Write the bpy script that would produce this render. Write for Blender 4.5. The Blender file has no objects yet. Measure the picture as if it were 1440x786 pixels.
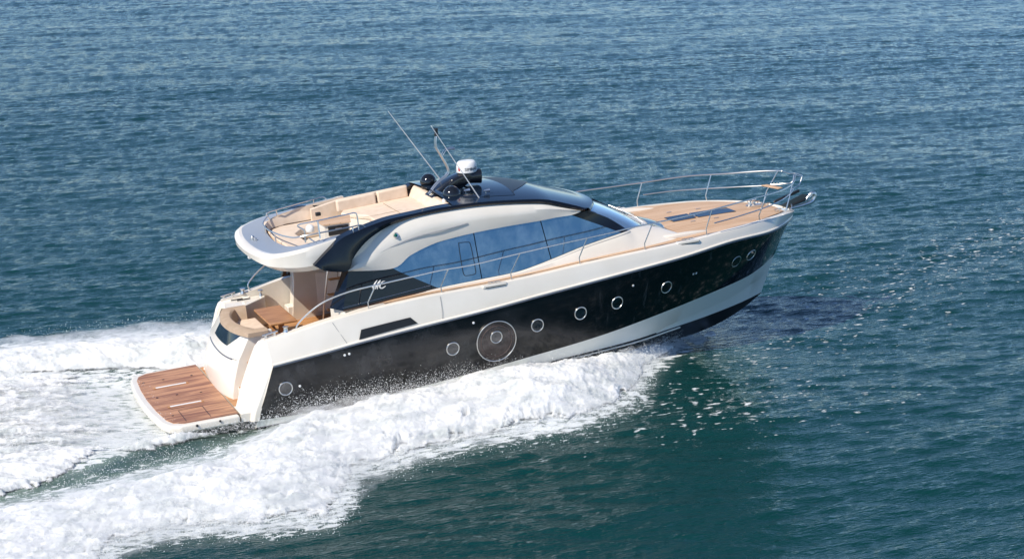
import bpy, bmesh, math, random
import numpy as np
from mathutils import Vector, Matrix
random.seed(4); rng = np.random.default_rng(4)
R = math.radians

# ------------------------------------------------------------------ camera, sky, sun, exposure
sc = bpy.context.scene
col = sc.collection
cam_d = bpy.data.cameras.new('camera'); cam = bpy.data.objects.new('camera', cam_d); col.objects.link(cam)
cr = [[0.925437, -0.378684, -0.012827], [-0.102546, -0.217727, -0.970608], [0.364761, 0.899552, -0.240326]]                                   # rows: right, down, forward in world axes
M = Matrix.Identity(4)
for i in range(3):
    M[i][0] = cr[0][i]; M[i][1] = -cr[1][i]; M[i][2] = -cr[2][i]
M.translation = Vector([-8.215, -43.5874, 13.7901])
cam.matrix_world = M
cam_d.sensor_width = 36.0; cam_d.lens = 66.258
cam_d.clip_start = .5; cam_d.clip_end = 20000
sc.camera = cam

SUN = Vector((-.67, -.28, .69)).normalized()    # direction to the sun
SUN_EL = math.asin(SUN.z); SUN_AZ = math.atan2(SUN.x, SUN.y)
w = bpy.data.worlds.new('World'); sc.world = w; w.use_nodes = True
nt = w.node_tree; bgn = nt.nodes['Background']
sky = nt.nodes.new('ShaderNodeTexSky'); sky.sky_type = 'NISHITA'; sky.sun_disc = False
sky.sun_elevation = SUN_EL; sky.sun_rotation = SUN_AZ
sky.air_density = .75; sky.dust_density = .0; sky.ozone_density = 6.0
nt.links.new(sky.outputs[0], bgn.inputs[0]); bgn.inputs[1].default_value = .138
sd = bpy.data.lights.new('sun', 'SUN'); so = bpy.data.objects.new('sun', sd); col.objects.link(so)
sd.energy = 4.5; sd.angle = R(.5); sd.color = (1, .92, .80)
so.rotation_euler = (-SUN).to_track_quat('-Z', 'Y').to_euler(); so.location = (-20, -5, 30)
sc.view_settings.view_transform = 'Standard'; sc.view_settings.look = 'None'
sc.view_settings.gamma = 1; sc.view_settings.exposure = 0.2; sc.view_settings.use_curve_mapping = False
sc.cycles.max_bounces = 12; sc.cycles.volume_bounces = 10; sc.cycles.caustics_reflective = False; sc.cycles.caustics_refractive = False

# ------------------------------------------------------------------ materials
def mat(name, colr, rough=.5, metal=0., coat=0., spec=.5, ior=1.5):
    m = bpy.data.materials.new(name); m.use_nodes = True
    b = m.node_tree.nodes['Principled BSDF']
    b.inputs['Base Color'].default_value = (*colr, 1); b.inputs['Roughness'].default_value = rough
    b.inputs['Metallic'].default_value = metal; b.inputs['Coat Weight'].default_value = coat
    b.inputs['Coat Roughness'].default_value = .03
    b.inputs['Specular IOR Level'].default_value = spec; b.inputs['IOR'].default_value = ior
    return m
def N(m, t, **kw):
    n = m.node_tree.nodes.new(t)
    for k, v in kw.items():
        if k.startswith('i_'): n.inputs[k[2:].replace('_', ' ')].default_value = v
        else: setattr(n, k, v)
    return n
def L(m, a, b): m.node_tree.links.new(a, b)
def ramp(m, p0, p1, c0=(0, 0, 0, 1), c1=(1, 1, 1, 1)):
    r = N(m, 'ShaderNodeValToRGB'); e = r.color_ramp.elements
    e[0].position = p0; e[1].position = p1; e[0].color = c0; e[1].color = c1
    return r
def B(m): return m.node_tree.nodes['Principled BSDF']
def coords(m, scale=(1, 1, 1), rot=(0, 0, 0)):
    t = N(m, 'ShaderNodeTexCoord'); mp = N(m, 'ShaderNodeMapping')
    mp.inputs['Scale'].default_value = scale; mp.inputs['Rotation'].default_value = rot
    L(m, t.outputs['Object'], mp.inputs['Vector']); return mp.outputs[0]
def vary(m, c0, c1, scale=(1, 1, 1), ns=3., detail=6, lo=.35, hi=.7):
    n = N(m, 'ShaderNodeTexNoise'); n.inputs['Scale'].default_value = ns; n.inputs['Detail'].default_value = detail
    L(m, coords(m, scale), n.inputs['Vector'])
    r = ramp(m, lo, hi, (*c0, 1), (*c1, 1)); L(m, n.outputs['Fac'], r.inputs[0]); L(m, r.outputs[0], B(m).inputs['Base Color'])
    return n

GEL = mat('white_gelcoat', (.80, .775, .72), .25, coat=.35); vary(GEL, (.77, .72, .635), (.815, .77, .69), ns=1.3)
GEL3 = mat('teak_bounce_gelcoat', (.77, .72, .65), .3); vary(GEL3, (.76, .695, .605), (.80, .74, .655), ns=1.6)  # gelcoat tone warmed to paint in light bounced off the teak
GEL2 = mat('ivory_gelcoat', (.76, .70, .61), .35); vary(GEL2, (.73, .67, .575), (.79, .735, .645), ns=2.)
BLK = mat('black_hull_paint', (.005, .006, .008), .12, coat=.2)
def salt_and_haze(m, base, top, lo, hi, scale, amt, aft=False):
    n = N(m, 'ShaderNodeTexNoise'); n.inputs['Scale'].default_value = 1.; n.inputs['Detail'].default_value = 8; n.inputs['Roughness'].default_value = .68
    L(m, coords(m, scale), n.inputs['Vector'])
    r = ramp(m, lo, hi); L(m, n.outputs['Fac'], r.inputs[0])
    mx = N(m, 'ShaderNodeMix', data_type='RGBA'); mx.inputs[6].default_value = (*base, 1); mx.inputs[7].default_value = (*top, 1)
    mul = N(m, 'ShaderNodeMath', operation='MULTIPLY'); mul.inputs[1].default_value = amt
    L(m, r.outputs[0], mul.inputs[0])
    if aft:      # dried spray, plus painted spray haze and foam reflection, over the after half
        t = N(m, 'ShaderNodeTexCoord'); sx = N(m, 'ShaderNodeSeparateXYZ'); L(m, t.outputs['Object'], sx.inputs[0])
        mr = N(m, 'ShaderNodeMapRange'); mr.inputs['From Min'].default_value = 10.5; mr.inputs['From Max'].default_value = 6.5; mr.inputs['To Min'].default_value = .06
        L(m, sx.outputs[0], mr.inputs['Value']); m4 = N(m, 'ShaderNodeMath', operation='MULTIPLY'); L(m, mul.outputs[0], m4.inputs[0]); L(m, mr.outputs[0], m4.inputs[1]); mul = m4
    L(m, mul.outputs[0], mx.inputs[0]); L(m, mx.outputs[2], B(m).inputs['Base Color'])
    return r
salt_and_haze(BLK, (.003, .004, .006), (.12, .125, .135), .48, .80, (1.1, 1.1, .7), .4, aft=True)
def streaks(m):     # pale dried runs down the forward topsides
    n = N(m, 'ShaderNodeTexNoise'); n.inputs['Scale'].default_value = 1.; n.inputs['Detail'].default_value = 4; n.inputs['Roughness'].default_value = .6
    L(m, coords(m, (5.5, 5.5, .55)), n.inputs['Vector'])
    r = ramp(m, .60, .80); L(m, n.outputs['Fac'], r.inputs[0])
    t = N(m, 'ShaderNodeTexCoord'); sx = N(m, 'ShaderNodeSeparateXYZ'); L(m, t.outputs['Object'], sx.inputs[0])
    mr = N(m, 'ShaderNodeMapRange'); mr.inputs['From Min'].default_value = 9.5; mr.inputs['From Max'].default_value = 12.; mr.inputs['To Max'].default_value = .45
    L(m, sx.outputs[0], mr.inputs['Value']); mu_ = N(m, 'ShaderNodeMath', operation='MULTIPLY'); L(m, r.outputs[0], mu_.inputs[0]); L(m, mr.outputs[0], mu_.inputs[1])
    mx = N(m, 'ShaderNodeMix', data_type='RGBA'); mx.inputs[7].default_value = (.10, .105, .11, 1)
    l = B(m).inputs['Base Color'].links[0].from_socket; L(m, l, mx.inputs[6]); L(m, mu_.outputs[0], mx.inputs[0]); L(m, mx.outputs[2], B(m).inputs['Base Color'])
streaks(BLK)
NAVY = mat('black_gloss_roof_paint', (.006, .008, .013), .08, coat=.15, spec=.4)
ROOF = mat('dark_tinted_roof_glass', (.008, .016, .032), .10, coat=.0, spec=.35, ior=1.45)
GLS = mat('blue_tinted_side_glass', (.2, .34, .5), .06, metal=.8)
salt_and_haze(GLS, (.10, .19, .30), (.24, .32, .41), .44, .70, (1.6, 1.6, 1.3), 1.)
WSC = mat('windscreen_glass', (.56, .64, .66), .08, metal=.85)
DGL = mat('dark_glass', (.006, .009, .015), .03, spec=.8, ior=1.7)
STL = mat('polished_steel', (.78, .76, .73), .32, metal=1.)
CREAM = mat('cream_upholstery', (.66, .50, .37), .8); vary(CREAM, (.70, .56, .43), (.78, .64, .51), ns=6.)
TAN = mat('tan_upholstery', (.44, .33, .235), .8); vary(TAN, (.41, .305, .21), (.47, .355, .26), ns=6.)
ANTI = mat('black_antifouling', (.010, .010, .012), .35)
GREY = mat('grey_nonskid', (.30, .34, .40), .35)
DARK = mat('dark_plastic', (.015, .016, .019), .4)
DOME = mat('black_dome_plastic', (.010, .011, .013), .12, coat=.5)
WHT = mat('white_plastic', (.80, .80, .79), .35)
WHIP = mat('white_fibreglass_whip', (.78, .78, .78), .4)
RED = mat('red_marking', (.55, .03, .04), .5)
INK = mat('dark_ink', (.02, .022, .03), .5)
GRN = mat('green_light_lens', (.0, .10, .07), .1, coat=.6)
ROSE = mat('smoked_bronze_glass', (.022, .014, .014), .06, coat=.5)
salt_and_haze(ROSE, (.012, .008, .009), (.12, .085, .08), .45, .8, (1.6, 1.6, 1.), .7)
RUB = mat('grey_rub_strip', (.10, .12, .16), .3)
WOOD = mat('varnished_table_wood', (.30, .14, .055), .45, coat=.1)
def teak(name, a, b, per, seam, rough=.55, wet=0.):
    m = mat(name, a, rough)
    t = N(m, 'ShaderNodeTexCoord'); sx = N(m, 'ShaderNodeSeparateXYZ'); L(m, t.outputs['Object'], sx.inputs[0])
    d = N(m, 'ShaderNodeMath', operation='DIVIDE'); d.inputs[1].default_value = per; L(m, sx.outputs[1], d.inputs[0])
    fr = N(m, 'ShaderNodeMath', operation='FRACT'); L(m, d.outputs[0], fr.inputs[0])
    fl = N(m, 'ShaderNodeMath', operation='FLOOR'); L(m, d.outputs[0], fl.inputs[0])
    wn = N(m, 'ShaderNodeTexWhiteNoise', noise_dimensions='1D'); L(m, fl.outputs[0], wn.inputs['W'])
    n = N(m, 'ShaderNodeTexNoise'); n.inputs['Scale'].default_value = 1.; n.inputs['Detail'].default_value = 7
    L(m, coords(m, (1.2, 16, 3)), n.inputs['Vector'])
    n2 = N(m, 'ShaderNodeTexNoise'); n2.inputs['Scale'].default_value = 1.; n2.inputs['Detail'].default_value = 4
    L(m, coords(m, (.7, 3.0, 1)), n2.inputs['Vector'])
    ad = N(m, 'ShaderNodeMath', operation='MULTIPLY_ADD'); ad.inputs[1].default_value = .35; L(m, wn.outputs['Value'], ad.inputs[0]); L(m, n.outputs['Fac'], ad.inputs[2])
    ad2 = N(m, 'ShaderNodeMath', operation='MULTIPLY_ADD'); ad2.inputs[1].default_value = .6 + wet; L(m, n2.outputs['Fac'], ad2.inputs[0]); L(m, ad.outputs[0], ad2.inputs[2])
    hv = N(m, 'ShaderNodeMath', operation='MULTIPLY'); hv.inputs[1].default_value = .5; L(m, ad2.outputs[0], hv.inputs[0])
    r = ramp(m, .41 + wet * .20, .56 + wet * .25, (*b, 1), (*a, 1)); L(m, hv.outputs[0], r.inputs[0])
    lt = N(m, 'ShaderNodeMath', operation='LESS_THAN'); lt.inputs[1].default_value = .10; L(m, fr.outputs[0], lt.inputs[0])
    ml = N(m, 'ShaderNodeMath', operation='MULTIPLY'); ml.inputs[1].default_value = seam; L(m, lt.outputs[0], ml.inputs[0])
    mx = N(m, 'ShaderNodeMix', data_type='RGBA'); mx.inputs[7].default_value = (.05, .03, .02, 1)
    L(m, ml.outputs[0], mx.inputs[0]); L(m, r.outputs[0], mx.inputs[6]); L(m, mx.outputs[2], B(m).inputs['Base Color'])
    return m
TEAKW = teak('wet_teak', (.54, .275, .14), (.27, .115, .055), .10, .55, .4, .9)
TEAK = teak('dry_teak', (.66, .455, .30), (.54, .345, .205), .055, .35, .6)
TEAKO = teak('cockpit_teak', (.56, .30, .13), (.42, .20, .08), .055, .4, .5)

# ------------------------------------------------------------------ mesh helpers
def link(name, me, parent=None, m=None, smooth=True):
    o = bpy.data.objects.new(name, me); col.objects.link(o)
    if parent: o.parent = parent
    if m: me.materials.append(m)
    if smooth:
        me.shade_smooth()
        me.set_sharp_from_angle(angle=R(35))
    return o
def mesh(name, v, f, m, parent=None, smooth=True):
    me = bpy.data.meshes.new(name); me.from_pydata([tuple(p) for p in v], [], f); me.update()
    bm = bmesh.new(); bm.from_mesh(me); bmesh.ops.remove_doubles(bm, verts=bm.verts, dist=1e-5)
    bmesh.ops.recalc_face_normals(bm, faces=bm.faces); bm.to_mesh(me); bm.free()
    return link(name, me, parent, m, smooth)
class MB:
    def __init__(s): s.v = []; s.f = []
    def add(s, v, f):
        k = len(s.v); s.v += [tuple(p) for p in v]; s.f += [tuple(i + k for i in q) for q in f]; return s
    def loft(s, rows, closed=False, capa=False, capb=False):
        n = len(rows[0]); k = len(s.v); s.v += [tuple(p) for r in rows for p in r]
        for i in range(len(rows) - 1):
            for j in range(n if closed else n - 1):
                a = k + i * n + j; b = k + i * n + (j + 1) % n
                s.f.append((a, b, b + n, a + n))
        if capa: s.f.append(tuple(range(k, k + n)))
        if capb: s.f.append(tuple(range(k + (len(rows) - 1) * n, k + len(rows) * n)))
        return s
    def tube(s, pts, r, seg=8, smooth=True, sub=5, cyc=False):
        P = [Vector(p) for p in pts]
        if smooth and len(P) > 2: P = cat(P, sub, cyc)
        t0 = (P[1] - P[0]).normalized(); u = t0.orthogonal().normalized(); rows = []
        for i, p in enumerate(P):
            if cyc: t = (P[(i + 1) % len(P)] - P[i - 1]).normalized()
            else: t = (P[min(i + 1, len(P) - 1)] - P[max(i - 1, 0)]).normalized()
            u = (u - t * u.dot(t)).normalized(); q = t.cross(u)
            rr = r(i / (len(P) - 1)) if callable(r) else r
            rows.append([p + (u * math.cos(a) + q * math.sin(a)) * rr for a in [2 * math.pi * k / seg for k in range(seg)]])
        if cyc: rows.append(rows[0])
        return s.loft(rows, True, not cyc, not cyc)
    def box(s, c, d, rot=None):
        c = Vector(c); v = []
        for x in (-.5, .5):
            for y in (-.5, .5):
                for z in (-.5, .5):
                    p = Vector((x * d[0], y * d[1], z * d[2]))
                    if rot is not None: p = rot @ p
                    v.append(c + p)
        return s.add(v, [(0, 1, 3, 2), (4, 6, 7, 5), (0, 4, 5, 1), (2, 3, 7, 6), (0, 2, 6, 4), (1, 5, 7, 3)])
    def slab(s, poly, off):
        off = Vector(off); a = [Vector(p) for p in poly]; b = [p + off for p in a]; n = len(a)
        return s.add(a + b, [tuple(range(n)), tuple(range(2 * n - 1, n - 1, -1))] + [(i, (i + 1) % n, n + (i + 1) % n, n + i) for i in range(n)])
    def lathe(s, c, prof, axis=(0, 0, 1), seg=24):
        c = Vector(c); ax = Vector(axis).normalized(); u = ax.orthogonal().normalized(); q = ax.cross(u)
        rows = [[c + ax * h + (u * math.cos(a) + q * math.sin(a)) * max(r, 1e-4) for a in [2 * math.pi * k / seg for k in range(seg)]] for r, h in prof]
        return s.loft(rows, True, True, True)
    def torus(s, c, axis, Rr, r, seg=32, rs=8):
        c = Vector(c); ax = Vector(axis).normalized(); u = ax.orthogonal().normalized(); q = ax.cross(u); rows = []
        for k in range(seg + 1):
            a = 2 * math.pi * k / seg; d = u * math.cos(a) + q * math.sin(a)
            rows.append([c + d * (Rr + r * math.cos(b)) + ax * r * math.sin(b) for b in [2 * math.pi * j / rs for j in range(rs)]])
        return s.loft(rows, True)
    def mirror(s):
        k = len(s.v); s.v += [(x, -y, z) for x, y, z in s.v]; s.f += [tuple(reversed([i + k for i in q])) for q in s.f]; return s
    def pair(s, name, m, parent=None, **kw):
        o = s.build(name, m, parent, **kw)
        t = MB(); t.v = [(x, -y, z) for x, y, z in s.v]; t.f = [tuple(reversed(q)) for q in s.f]
        t.build(name, m, parent, **kw); return o
    def build(s, name, m, parent=None, bevel=0, smooth=True, segs=2):
        o = mesh(name, s.v, s.f, m, parent, smooth)
        if bevel:
            b = o.modifiers.new('bevel', 'BEVEL'); b.width = bevel; b.segments = segs; b.limit_method = 'ANGLE'; b.angle_limit = R(30)
            b.harden_normals = False
        return o
def cat(P, sub=6, cyc=False):
    P = [Vector(p) for p in P]; n = len(P); out = []
    for i in range(n if cyc else n - 1):
        if cyc: p0, p1, p2, p3 = P[i - 1], P[i], P[(i + 1) % n], P[(i + 2) % n]
        else: p0, p1, p2, p3 = P[max(i - 1, 0)], P[i], P[i + 1], P[min(i + 2, n - 1)]
        for k in range(sub):
            t = k / sub
            out.append(.5 * ((2 * p1) + (-p0 + p2) * t + (2 * p0 - 5 * p1 + 4 * p2 - p3) * t * t + (-p0 + 3 * p1 - 3 * p2 + p3) * t ** 3))
    if not cyc: out.append(P[-1])
    return out
def ev(P, n, sub=8):
    """resample a smooth curve through P to n points evenly along its length"""
    Q = cat(P, sub); d = [0.]
    for a, b in zip(Q, Q[1:]): d.append(d[-1] + (b - a).length)
    ts = np.linspace(0, d[-1], n); A = np.array([tuple(q) for q in Q])
    return [Vector((np.interp(t, d, A[:, 0]), np.interp(t, d, A[:, 1]), np.interp(t, d, A[:, 2]))) for t in ts]
def atx(P, xs, sub=8):
    """sample a smooth curve (x increasing) at given x"""
    Q = np.array([tuple(q) for q in cat(P, sub)]); o = np.argsort(Q[:, 0]); Q = Q[o]
    return [Vector((x, np.interp(x, Q[:, 0], Q[:, 1]), np.interp(x, Q[:, 0], Q[:, 2]))) for x in xs]
def flip(P): return [Vector((p[0], -p[1], p[2])) for p in P]
def shift(P, d): return [Vector(p) + Vector(d) for p in P]
def tag(o, label=None, cat_=None, group=None, kind=None):
    if label: o['label'] = label
    if cat_: o['category'] = cat_
    if group: o['group'] = group
    if kind: o['kind'] = kind

# ------------------------------------------------------------------ the yacht
TRIM = R(3.4)
Y = bpy.data.objects.new('motor_yacht', None); col.objects.link(Y)
Y.location = (0, 0, .15); Y.rotation_euler = (0, -TRIM, 0)
tag(Y, 'black and white motor yacht with teak decks and flybridge speeding through the foaming sea', 'yacht')

CAP = [Vector(p) for p in [(2.45, -2.12, 1.62), (3.2, -2.19, 1.73), (4.0, -2.25, 1.87), (5.0, -2.30, 1.99), (6.4, -2.335, 2.075), (8.0, -2.36, 2.10), (9.35, -2.352, 2.14), (10.4, -2.34, 2.20), (12.1, -2.255, 2.245), (13.3, -2.14, 2.265), (14.2, -2.01, 2.29), (15.2, -1.76, 2.30), (16.0, -1.49, 2.285), (17.0, -.95, 2.22), (17.5, -.52, 2.14), (17.72, -.25, 2.09), (17.8, 0, 2.06)]]
RUBC = [Vector(p) for p in [(2.507,-2.429,1.053),(3.823,-2.466,1.176),(4.646,-2.490,1.267),(6.317,-2.513,1.399),(7.811,-2.528,1.504),(9.293,-2.525,1.635),(10.446,-2.520,1.726),(11.642,-2.467,1.808),(13.338,-2.320,1.911),(14.839,-2.015,2.006)]] + [Vector(p) for p in [(16.2, -1.57, 1.955), (17.0, -1.0, 1.94), (17.5, -.5, 1.93), (17.7, -.22, 1.93), (17.76, 0, 1.93)]]
BBC = [Vector(p) for p in [(2.02, -2.38, -.2)] + [(4.053,-2.407,-0.271),(4.931,-2.419,-0.182),(6.591,-2.420,-0.093),(8.862,-2.389,0.086),(10.463,-2.331,0.219),(11.706,-2.156,0.323),(13.557,-1.762,0.502),(15.611,-1.010,0.629)]] + [Vector(p) for p in [(16.5, -.5, .70), (17.0, -.16, .79), (17.25, 0, .85)]]
CHN = [Vector(p) for p in [(1.98, -2.30, -.42), (4, -2.33, -.40), (6.5, -2.31, -.34)] + [(9.536,-2.127,-0.238),(12.033,-1.743,-0.228),(13.280,-1.414,-0.199),(14.631,-0.948,-0.196),(15.903,-0.424,-0.181)]] + [Vector((16.8, 0, -.14))]
KEEL = [Vector(p) for p in [(1.98, 0, -1.15), (5, 0, -1.15), (9, 0, -1.15), (12, 0, -1.12), (13.6, 0, -1.05), (14.8, 0, -.93), (15.6, 0, -.74), (16.2, 0, -.50), (16.6, 0, -.28), (16.8, 0, -.14)]]
def sm_(a, b, v):
    t = min(1, max(0, (v - a) / (b - a))); return t * t * (3 - 2 * t)
NS = 72
cap, rub_, bb, chn, keel = [ev(c, NS) for c in (CAP, RUBC, BBC, CHN, KEEL)]
capo = [Vector((p.x + (.0 if i < NS - 4 else .02), p.y - .075 * min(1, abs(p.y) * 3), p.z - .018)) for i, p in enumerate(cap)]
topmid = [a * .5 + b * .5 + Vector((0, -.02 * min(1, abs(a.y)), .01)) for a, b in zip(capo, rub_)]
capi = [Vector((p.x, p.y + .07 * min(1, abs(p.y) * 3), p.z - .004)) for p in cap]
mb = MB(); mb.loft([cap, capo, topmid, rub_]); mb.mirror(); hull = mb.build('topsides', GEL, Y)
mid = [a * .5 + b * .5 + Vector((0, -.035 * min(1, abs(a.y) * 2), 0)) for a, b in zip(rub_, bb)]
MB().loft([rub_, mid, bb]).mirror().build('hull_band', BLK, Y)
lo1 = []; lo2 = []
for a, b in zip(bb, chn):      # forward knuckle in the white boot area
    x_ = .5 * (a.x + b.x); w_ = float(np.interp(x_, [12.2, 17.0], [.06, .62])) ; k_ = float(sm_(12.0, 14.5, x_)) * min(1, abs(a.y) * 1.6)
    p = b * (1 - w_) + a * w_; lo1.append(p + Vector((0, -.015 * k_, 0))); lo2.append(p * .93 + b * .07 + Vector((0, .07 * k_, -.015)))
MB().loft([bb, lo1, lo2, chn]).mirror().build('hull_boot_top', mat('foam_bounce_boot_white', (.84, .84, .79), .3), Y)  # boot white brightened to paint in light thrown up by the foam
MB().loft([[p + Vector((0, .0, -.0)) for p in chn], [p * .62 + q * .38 + Vector((0, 0, -.02)) for p, q in zip(chn, keel)], keel]).mirror().build('hull_bottom', ANTI, Y)
sr = [p + Vector((0, -.02, -.045)) for p in chn[6:56]]
MB().tube(sr, .022, 6, False).pair('spray_rail', GEL, Y)
sr = [p + Vector((0, -.012, .012)) for p in chn[0:52]]
MB().tube(sr, .016, 6, False).pair('spray_rail', DARK, Y)
MB().tube([p + Vector((0, -.012, .028)) for p in rub_], .030, 8, False).mirror().build('rub_rail', GEL, Y)
MB().tube([p + Vector((0, -.018, -.016)) for p in rub_], .020, 8, False).mirror().build('rub_strip', RUB, Y)
# transom plate closing the hull aft
MB().add([rub_[0], mid[0], bb[0], chn[0], keel[0]] + flip([chn[0], bb[0], mid[0], rub_[0]]), [tuple(range(9))]).build('transom_plate', GEL, Y)

# white quarter pieces either side of the transom
def quarter():
    q = MB(); rows = []
    for z, xi, yi, xo, yo in [(-.22, 1.68, -1.60, 1.92, -2.385), (0., 1.70, -1.60, 1.97, -2.40), (.5, 1.86, -1.66, 2.20, -2.415), (1.04, 2.06, -1.76, 2.46, -2.405), (1.45, 2.23, -1.86, 2.53, -2.27), (1.58, 2.32, -1.92, 2.52, -2.15), (1.62, 2.42, -1.98, 2.56, -2.10)]:
        xm, ym = (xi + xo) / 2 - .05, (yi + yo) / 2
        rows.append([(xi + .75, yi + .02, z), (xi + .04, yi, z), (xi, yi - .05, z), (xm, ym, z), (xo - .04, yo + .05, z), (xo + .02, yo, z), (xo + .14, yo - .005 if z < 1.2 else yo - .0, z)])
    q.loft(rows); q.f.append(tuple(range(len(q.v) - 7, len(q.v)))); return q
quarter().pair('quarter_panel', GEL, Y, bevel=.01)
for s in (1, -1):     # mooring gear on the quarters
    m = MB()
    for k in range(2):
        m.tube([(2.50 + .22 * k, s * 2.03, 1.62 + .03 * k), (2.50 + .22 * k, s * 2.03, 1.72 + .03 * k)], .03, 8, False)
    m.tube([(2.42, s * 2.03, 1.71), (2.80, s * 2.03, 1.76)], .022, 8, False)
    m.lathe((3.0, s * 2.02, 1.70), [(.07, 0), (.05, .05), (.05, .1), (.075, .13)], seg=14)
    m.build('stern_cleat', STL, Y)

# swim platform
plat = [(1.547,2.205,0.000),(0.290,2.036,0.000),(0.040,1.699,-0.000),(-0.075,0.185,0.000),(-0.019,-1.159,0.000),(0.030,-1.768,0.000),(0.160,-2.130,0.000),(1.520,-2.169,0.000)]
PT = [(1.62, 2.2, 0), (.34, 2.17, 0), (.12, 2.02, 0), (.02, 1.72, 0), (-.05, .9, 0), (-.075, 0, 0), (-.05, -.9, 0), (.02, -1.72, 0), (.12, -2.02, 0), (.34, -2.17, 0), (1.62, -2.2, 0)]
cx = .9
rim = [(cx + (x - cx) * 1.15 + (-.02 if x < .5 else 0) if x < 1.6 else 1.62, y * 1.065, -.01) for x, y, z in PT]
platf = MB().slab(rim, (0, 0, -.2)).build('swim_platform', GEL, Y, bevel=.05, segs=3)
MB().slab([(x, y, .004) for x, y, z in PT], (0, 0, -.03)).build('platform_teak', TEAKW, platf, smooth=False)
MB().slab([(1.66, 2.28, -.01), (1.66, -2.28, -.01), (2.4, -2.28, -.01), (2.4, 2.28, -.01)], (0, 0, -.2)).build('platform_step', GEL, Y)
MB().slab([(1.66, 1.9, .003), (1.66, -1.62, .003), (2.3, -1.62, .003), (2.3, 1.9, .003)], (0, 0, -.012)).build('step_teak', TEAKO, Y, smooth=False)
for s in (1, -1):
    MB().box((.685, s * .82, .014), (.76, .06, .02)).build('chock_track', WHT, platf, bevel=.008)
for x in (.28, 1.09):
    for y in (-.82, .82): MB().box((x, y, .01), (.06, .11, .014)).build('chock_end', TEAKO, platf)
for x, y in [(.13, 1.45), (.62, 1.42), (.18, .05), (.66, .02), (1.22, -.12), (.22, -1.5), (1.32, 1.35)]:
    MB().lathe((x, y, .005), [(.03, 0), (.03, .006)], seg=10).build('deck_socket', DARK, platf)
m = MB()
for a, b in [((.42, -1.2), (1.0, -1.2)), ((1.0, -1.2), (1.0, -2.05)), ((.42, -1.2), (.42, -2.05)), ((.3, -1.0), (.62, -1.0))]:
    m.box(((a[0] + b[0]) / 2, (a[1] + b[1]) / 2, .006), (abs(a[0] - b[0]) + .014, abs(a[1] - b[1]) + .014, .004))
m.build('hatch_seam', DARK, platf)
for x in (.6, 1.15): MB().lathe((x, -2.325, -.06), [(.03, 0), (.03, .03)], axis=(0, -1, 0), seg=10).build('platform_fitting', DARK, platf)

# transom block: lofted in height, curved in plan
def arc_row(z, x0, hwp, hws, bow, n=17, port_x=.12, stb_x=.16):
    out = []
    for k in range(n):
        t = -1 + 2 * k / (n - 1); y = hwp * -t if t < 0 else -hws * t
        x = x0 + bow * abs(t) ** 2.2
        out.append(Vector((x, y, z)))
    return out
rows = []
for z, x0, hwp, hws, bow in [(-.02, 1.615, 1.92, 1.12, .16), (.08, 1.61, 1.92, 1.11, .16), (.45, 1.67, 1.86, 1.12, .18), (.90, 1.79, 1.78, 1.14, .20), (.95, 1.805, 1.77, 1.14, .20), (1.15, 1.87, 1.70, 1.18, .24), (1.42, 1.97, 1.62, 1.20, .28), (1.52, 2.01, 1.58, 1.20, .30)]:
    r = arc_row(z, x0, hwp, hws, bow)
    r = [Vector((2.9, hwp, z))] + r + [Vector((2.75, -hws - .05, z))]
    rows.append(r)
tb = MB().loft(rows)
trans = tb.build('transom', GEL, Y, bevel=.012)
def on_trans(y, z, d=.0):
    zs = [-.02, .45, .8, 1.15, 1.42, 1.52]; x0 = np.interp(z, zs, [1.615, 1.67, 1.758, 1.87, 1.97, 2.01]); bow = np.interp(z, zs, [.16, .18, .2, .24, .28, .3])
    hwp = np.interp(z, zs, [1.92, 1.86, 1.78, 1.7, 1.62, 1.58]); hws = np.interp(z, zs, [1.12, 1.12, 1.14, 1.18, 1.2, 1.2])
    t = y / hwp if y > 0 else -y / hws
    return Vector((x0 + bow * abs(t) ** 2.2 - d, y, z))
rows = [[on_trans(y0 + (y1 - y0) * k / 10, z, .008) for k in range(11)] for z, y0, y1 in [(1.49, .52, -.96), (1.38, .60, -.82), (1.26, .70, -.64), (1.16, .78, -.48)]]
MB().loft(rows).build('transom_window', DGL, trans)
MB().tube([on_trans(1.32 - 2.2 * k / 14, .92, .012) for k in range(15)], .016, 6).build('transom_trim', RUB, trans)
MB().tube([on_trans(-.80 - .3 * k / 5, .93, .004) for k in range(6)], .006, 5).build('transom_seam', DARK, trans)

# cockpit sofa on the transom
def urow(z, x0, hwp, hws, bow, d, xend):
    r = arc_row(z, x0 + d, hwp - d, hws - d, bow, 15)
    return [Vector((xend, hwp - d, z))] + r + [Vector((xend - .05, -hws + d, z))]
sofa = MB().loft([urow(1.50, 1.99, 1.22, 1.28, .28, -.02, 2.80), urow(1.60, 2.0, 1.22, 1.28, .28, -.015, 2.81), urow(1.635, 2.03, 1.20, 1.26, .28, .05, 2.80), urow(1.635, 2.03, 1.20, 1.26, .28, .17, 2.80), urow(1.60, 2.03, 1.20, 1.26, .28, .21, 2.80), urow(1.20, 1.95, 1.20, 1.26, .28, .36, 2.78), urow(1.20, 1.95, 1.20, 1.26, .28, .36, 2.76)]).build('sofa_back', TAN, Y)
sofa['label'] = 'tan curved sofa backrest on the transom'
MB().box((2.66, -.02, 1.27), (.68, 1.85, .14)).build('sofa_seat', CREAM, Y, bevel=.04, segs=3)
MB().box((2.62, -.02, 1.0), (.62, 1.9, .3)).build('sofa_base', GEL2, Y)
MB().box((2.72, -1.18, 1.22), (.3, .12, .75)).build('sofa_end', GEL2, Y, bevel=.03)

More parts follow.
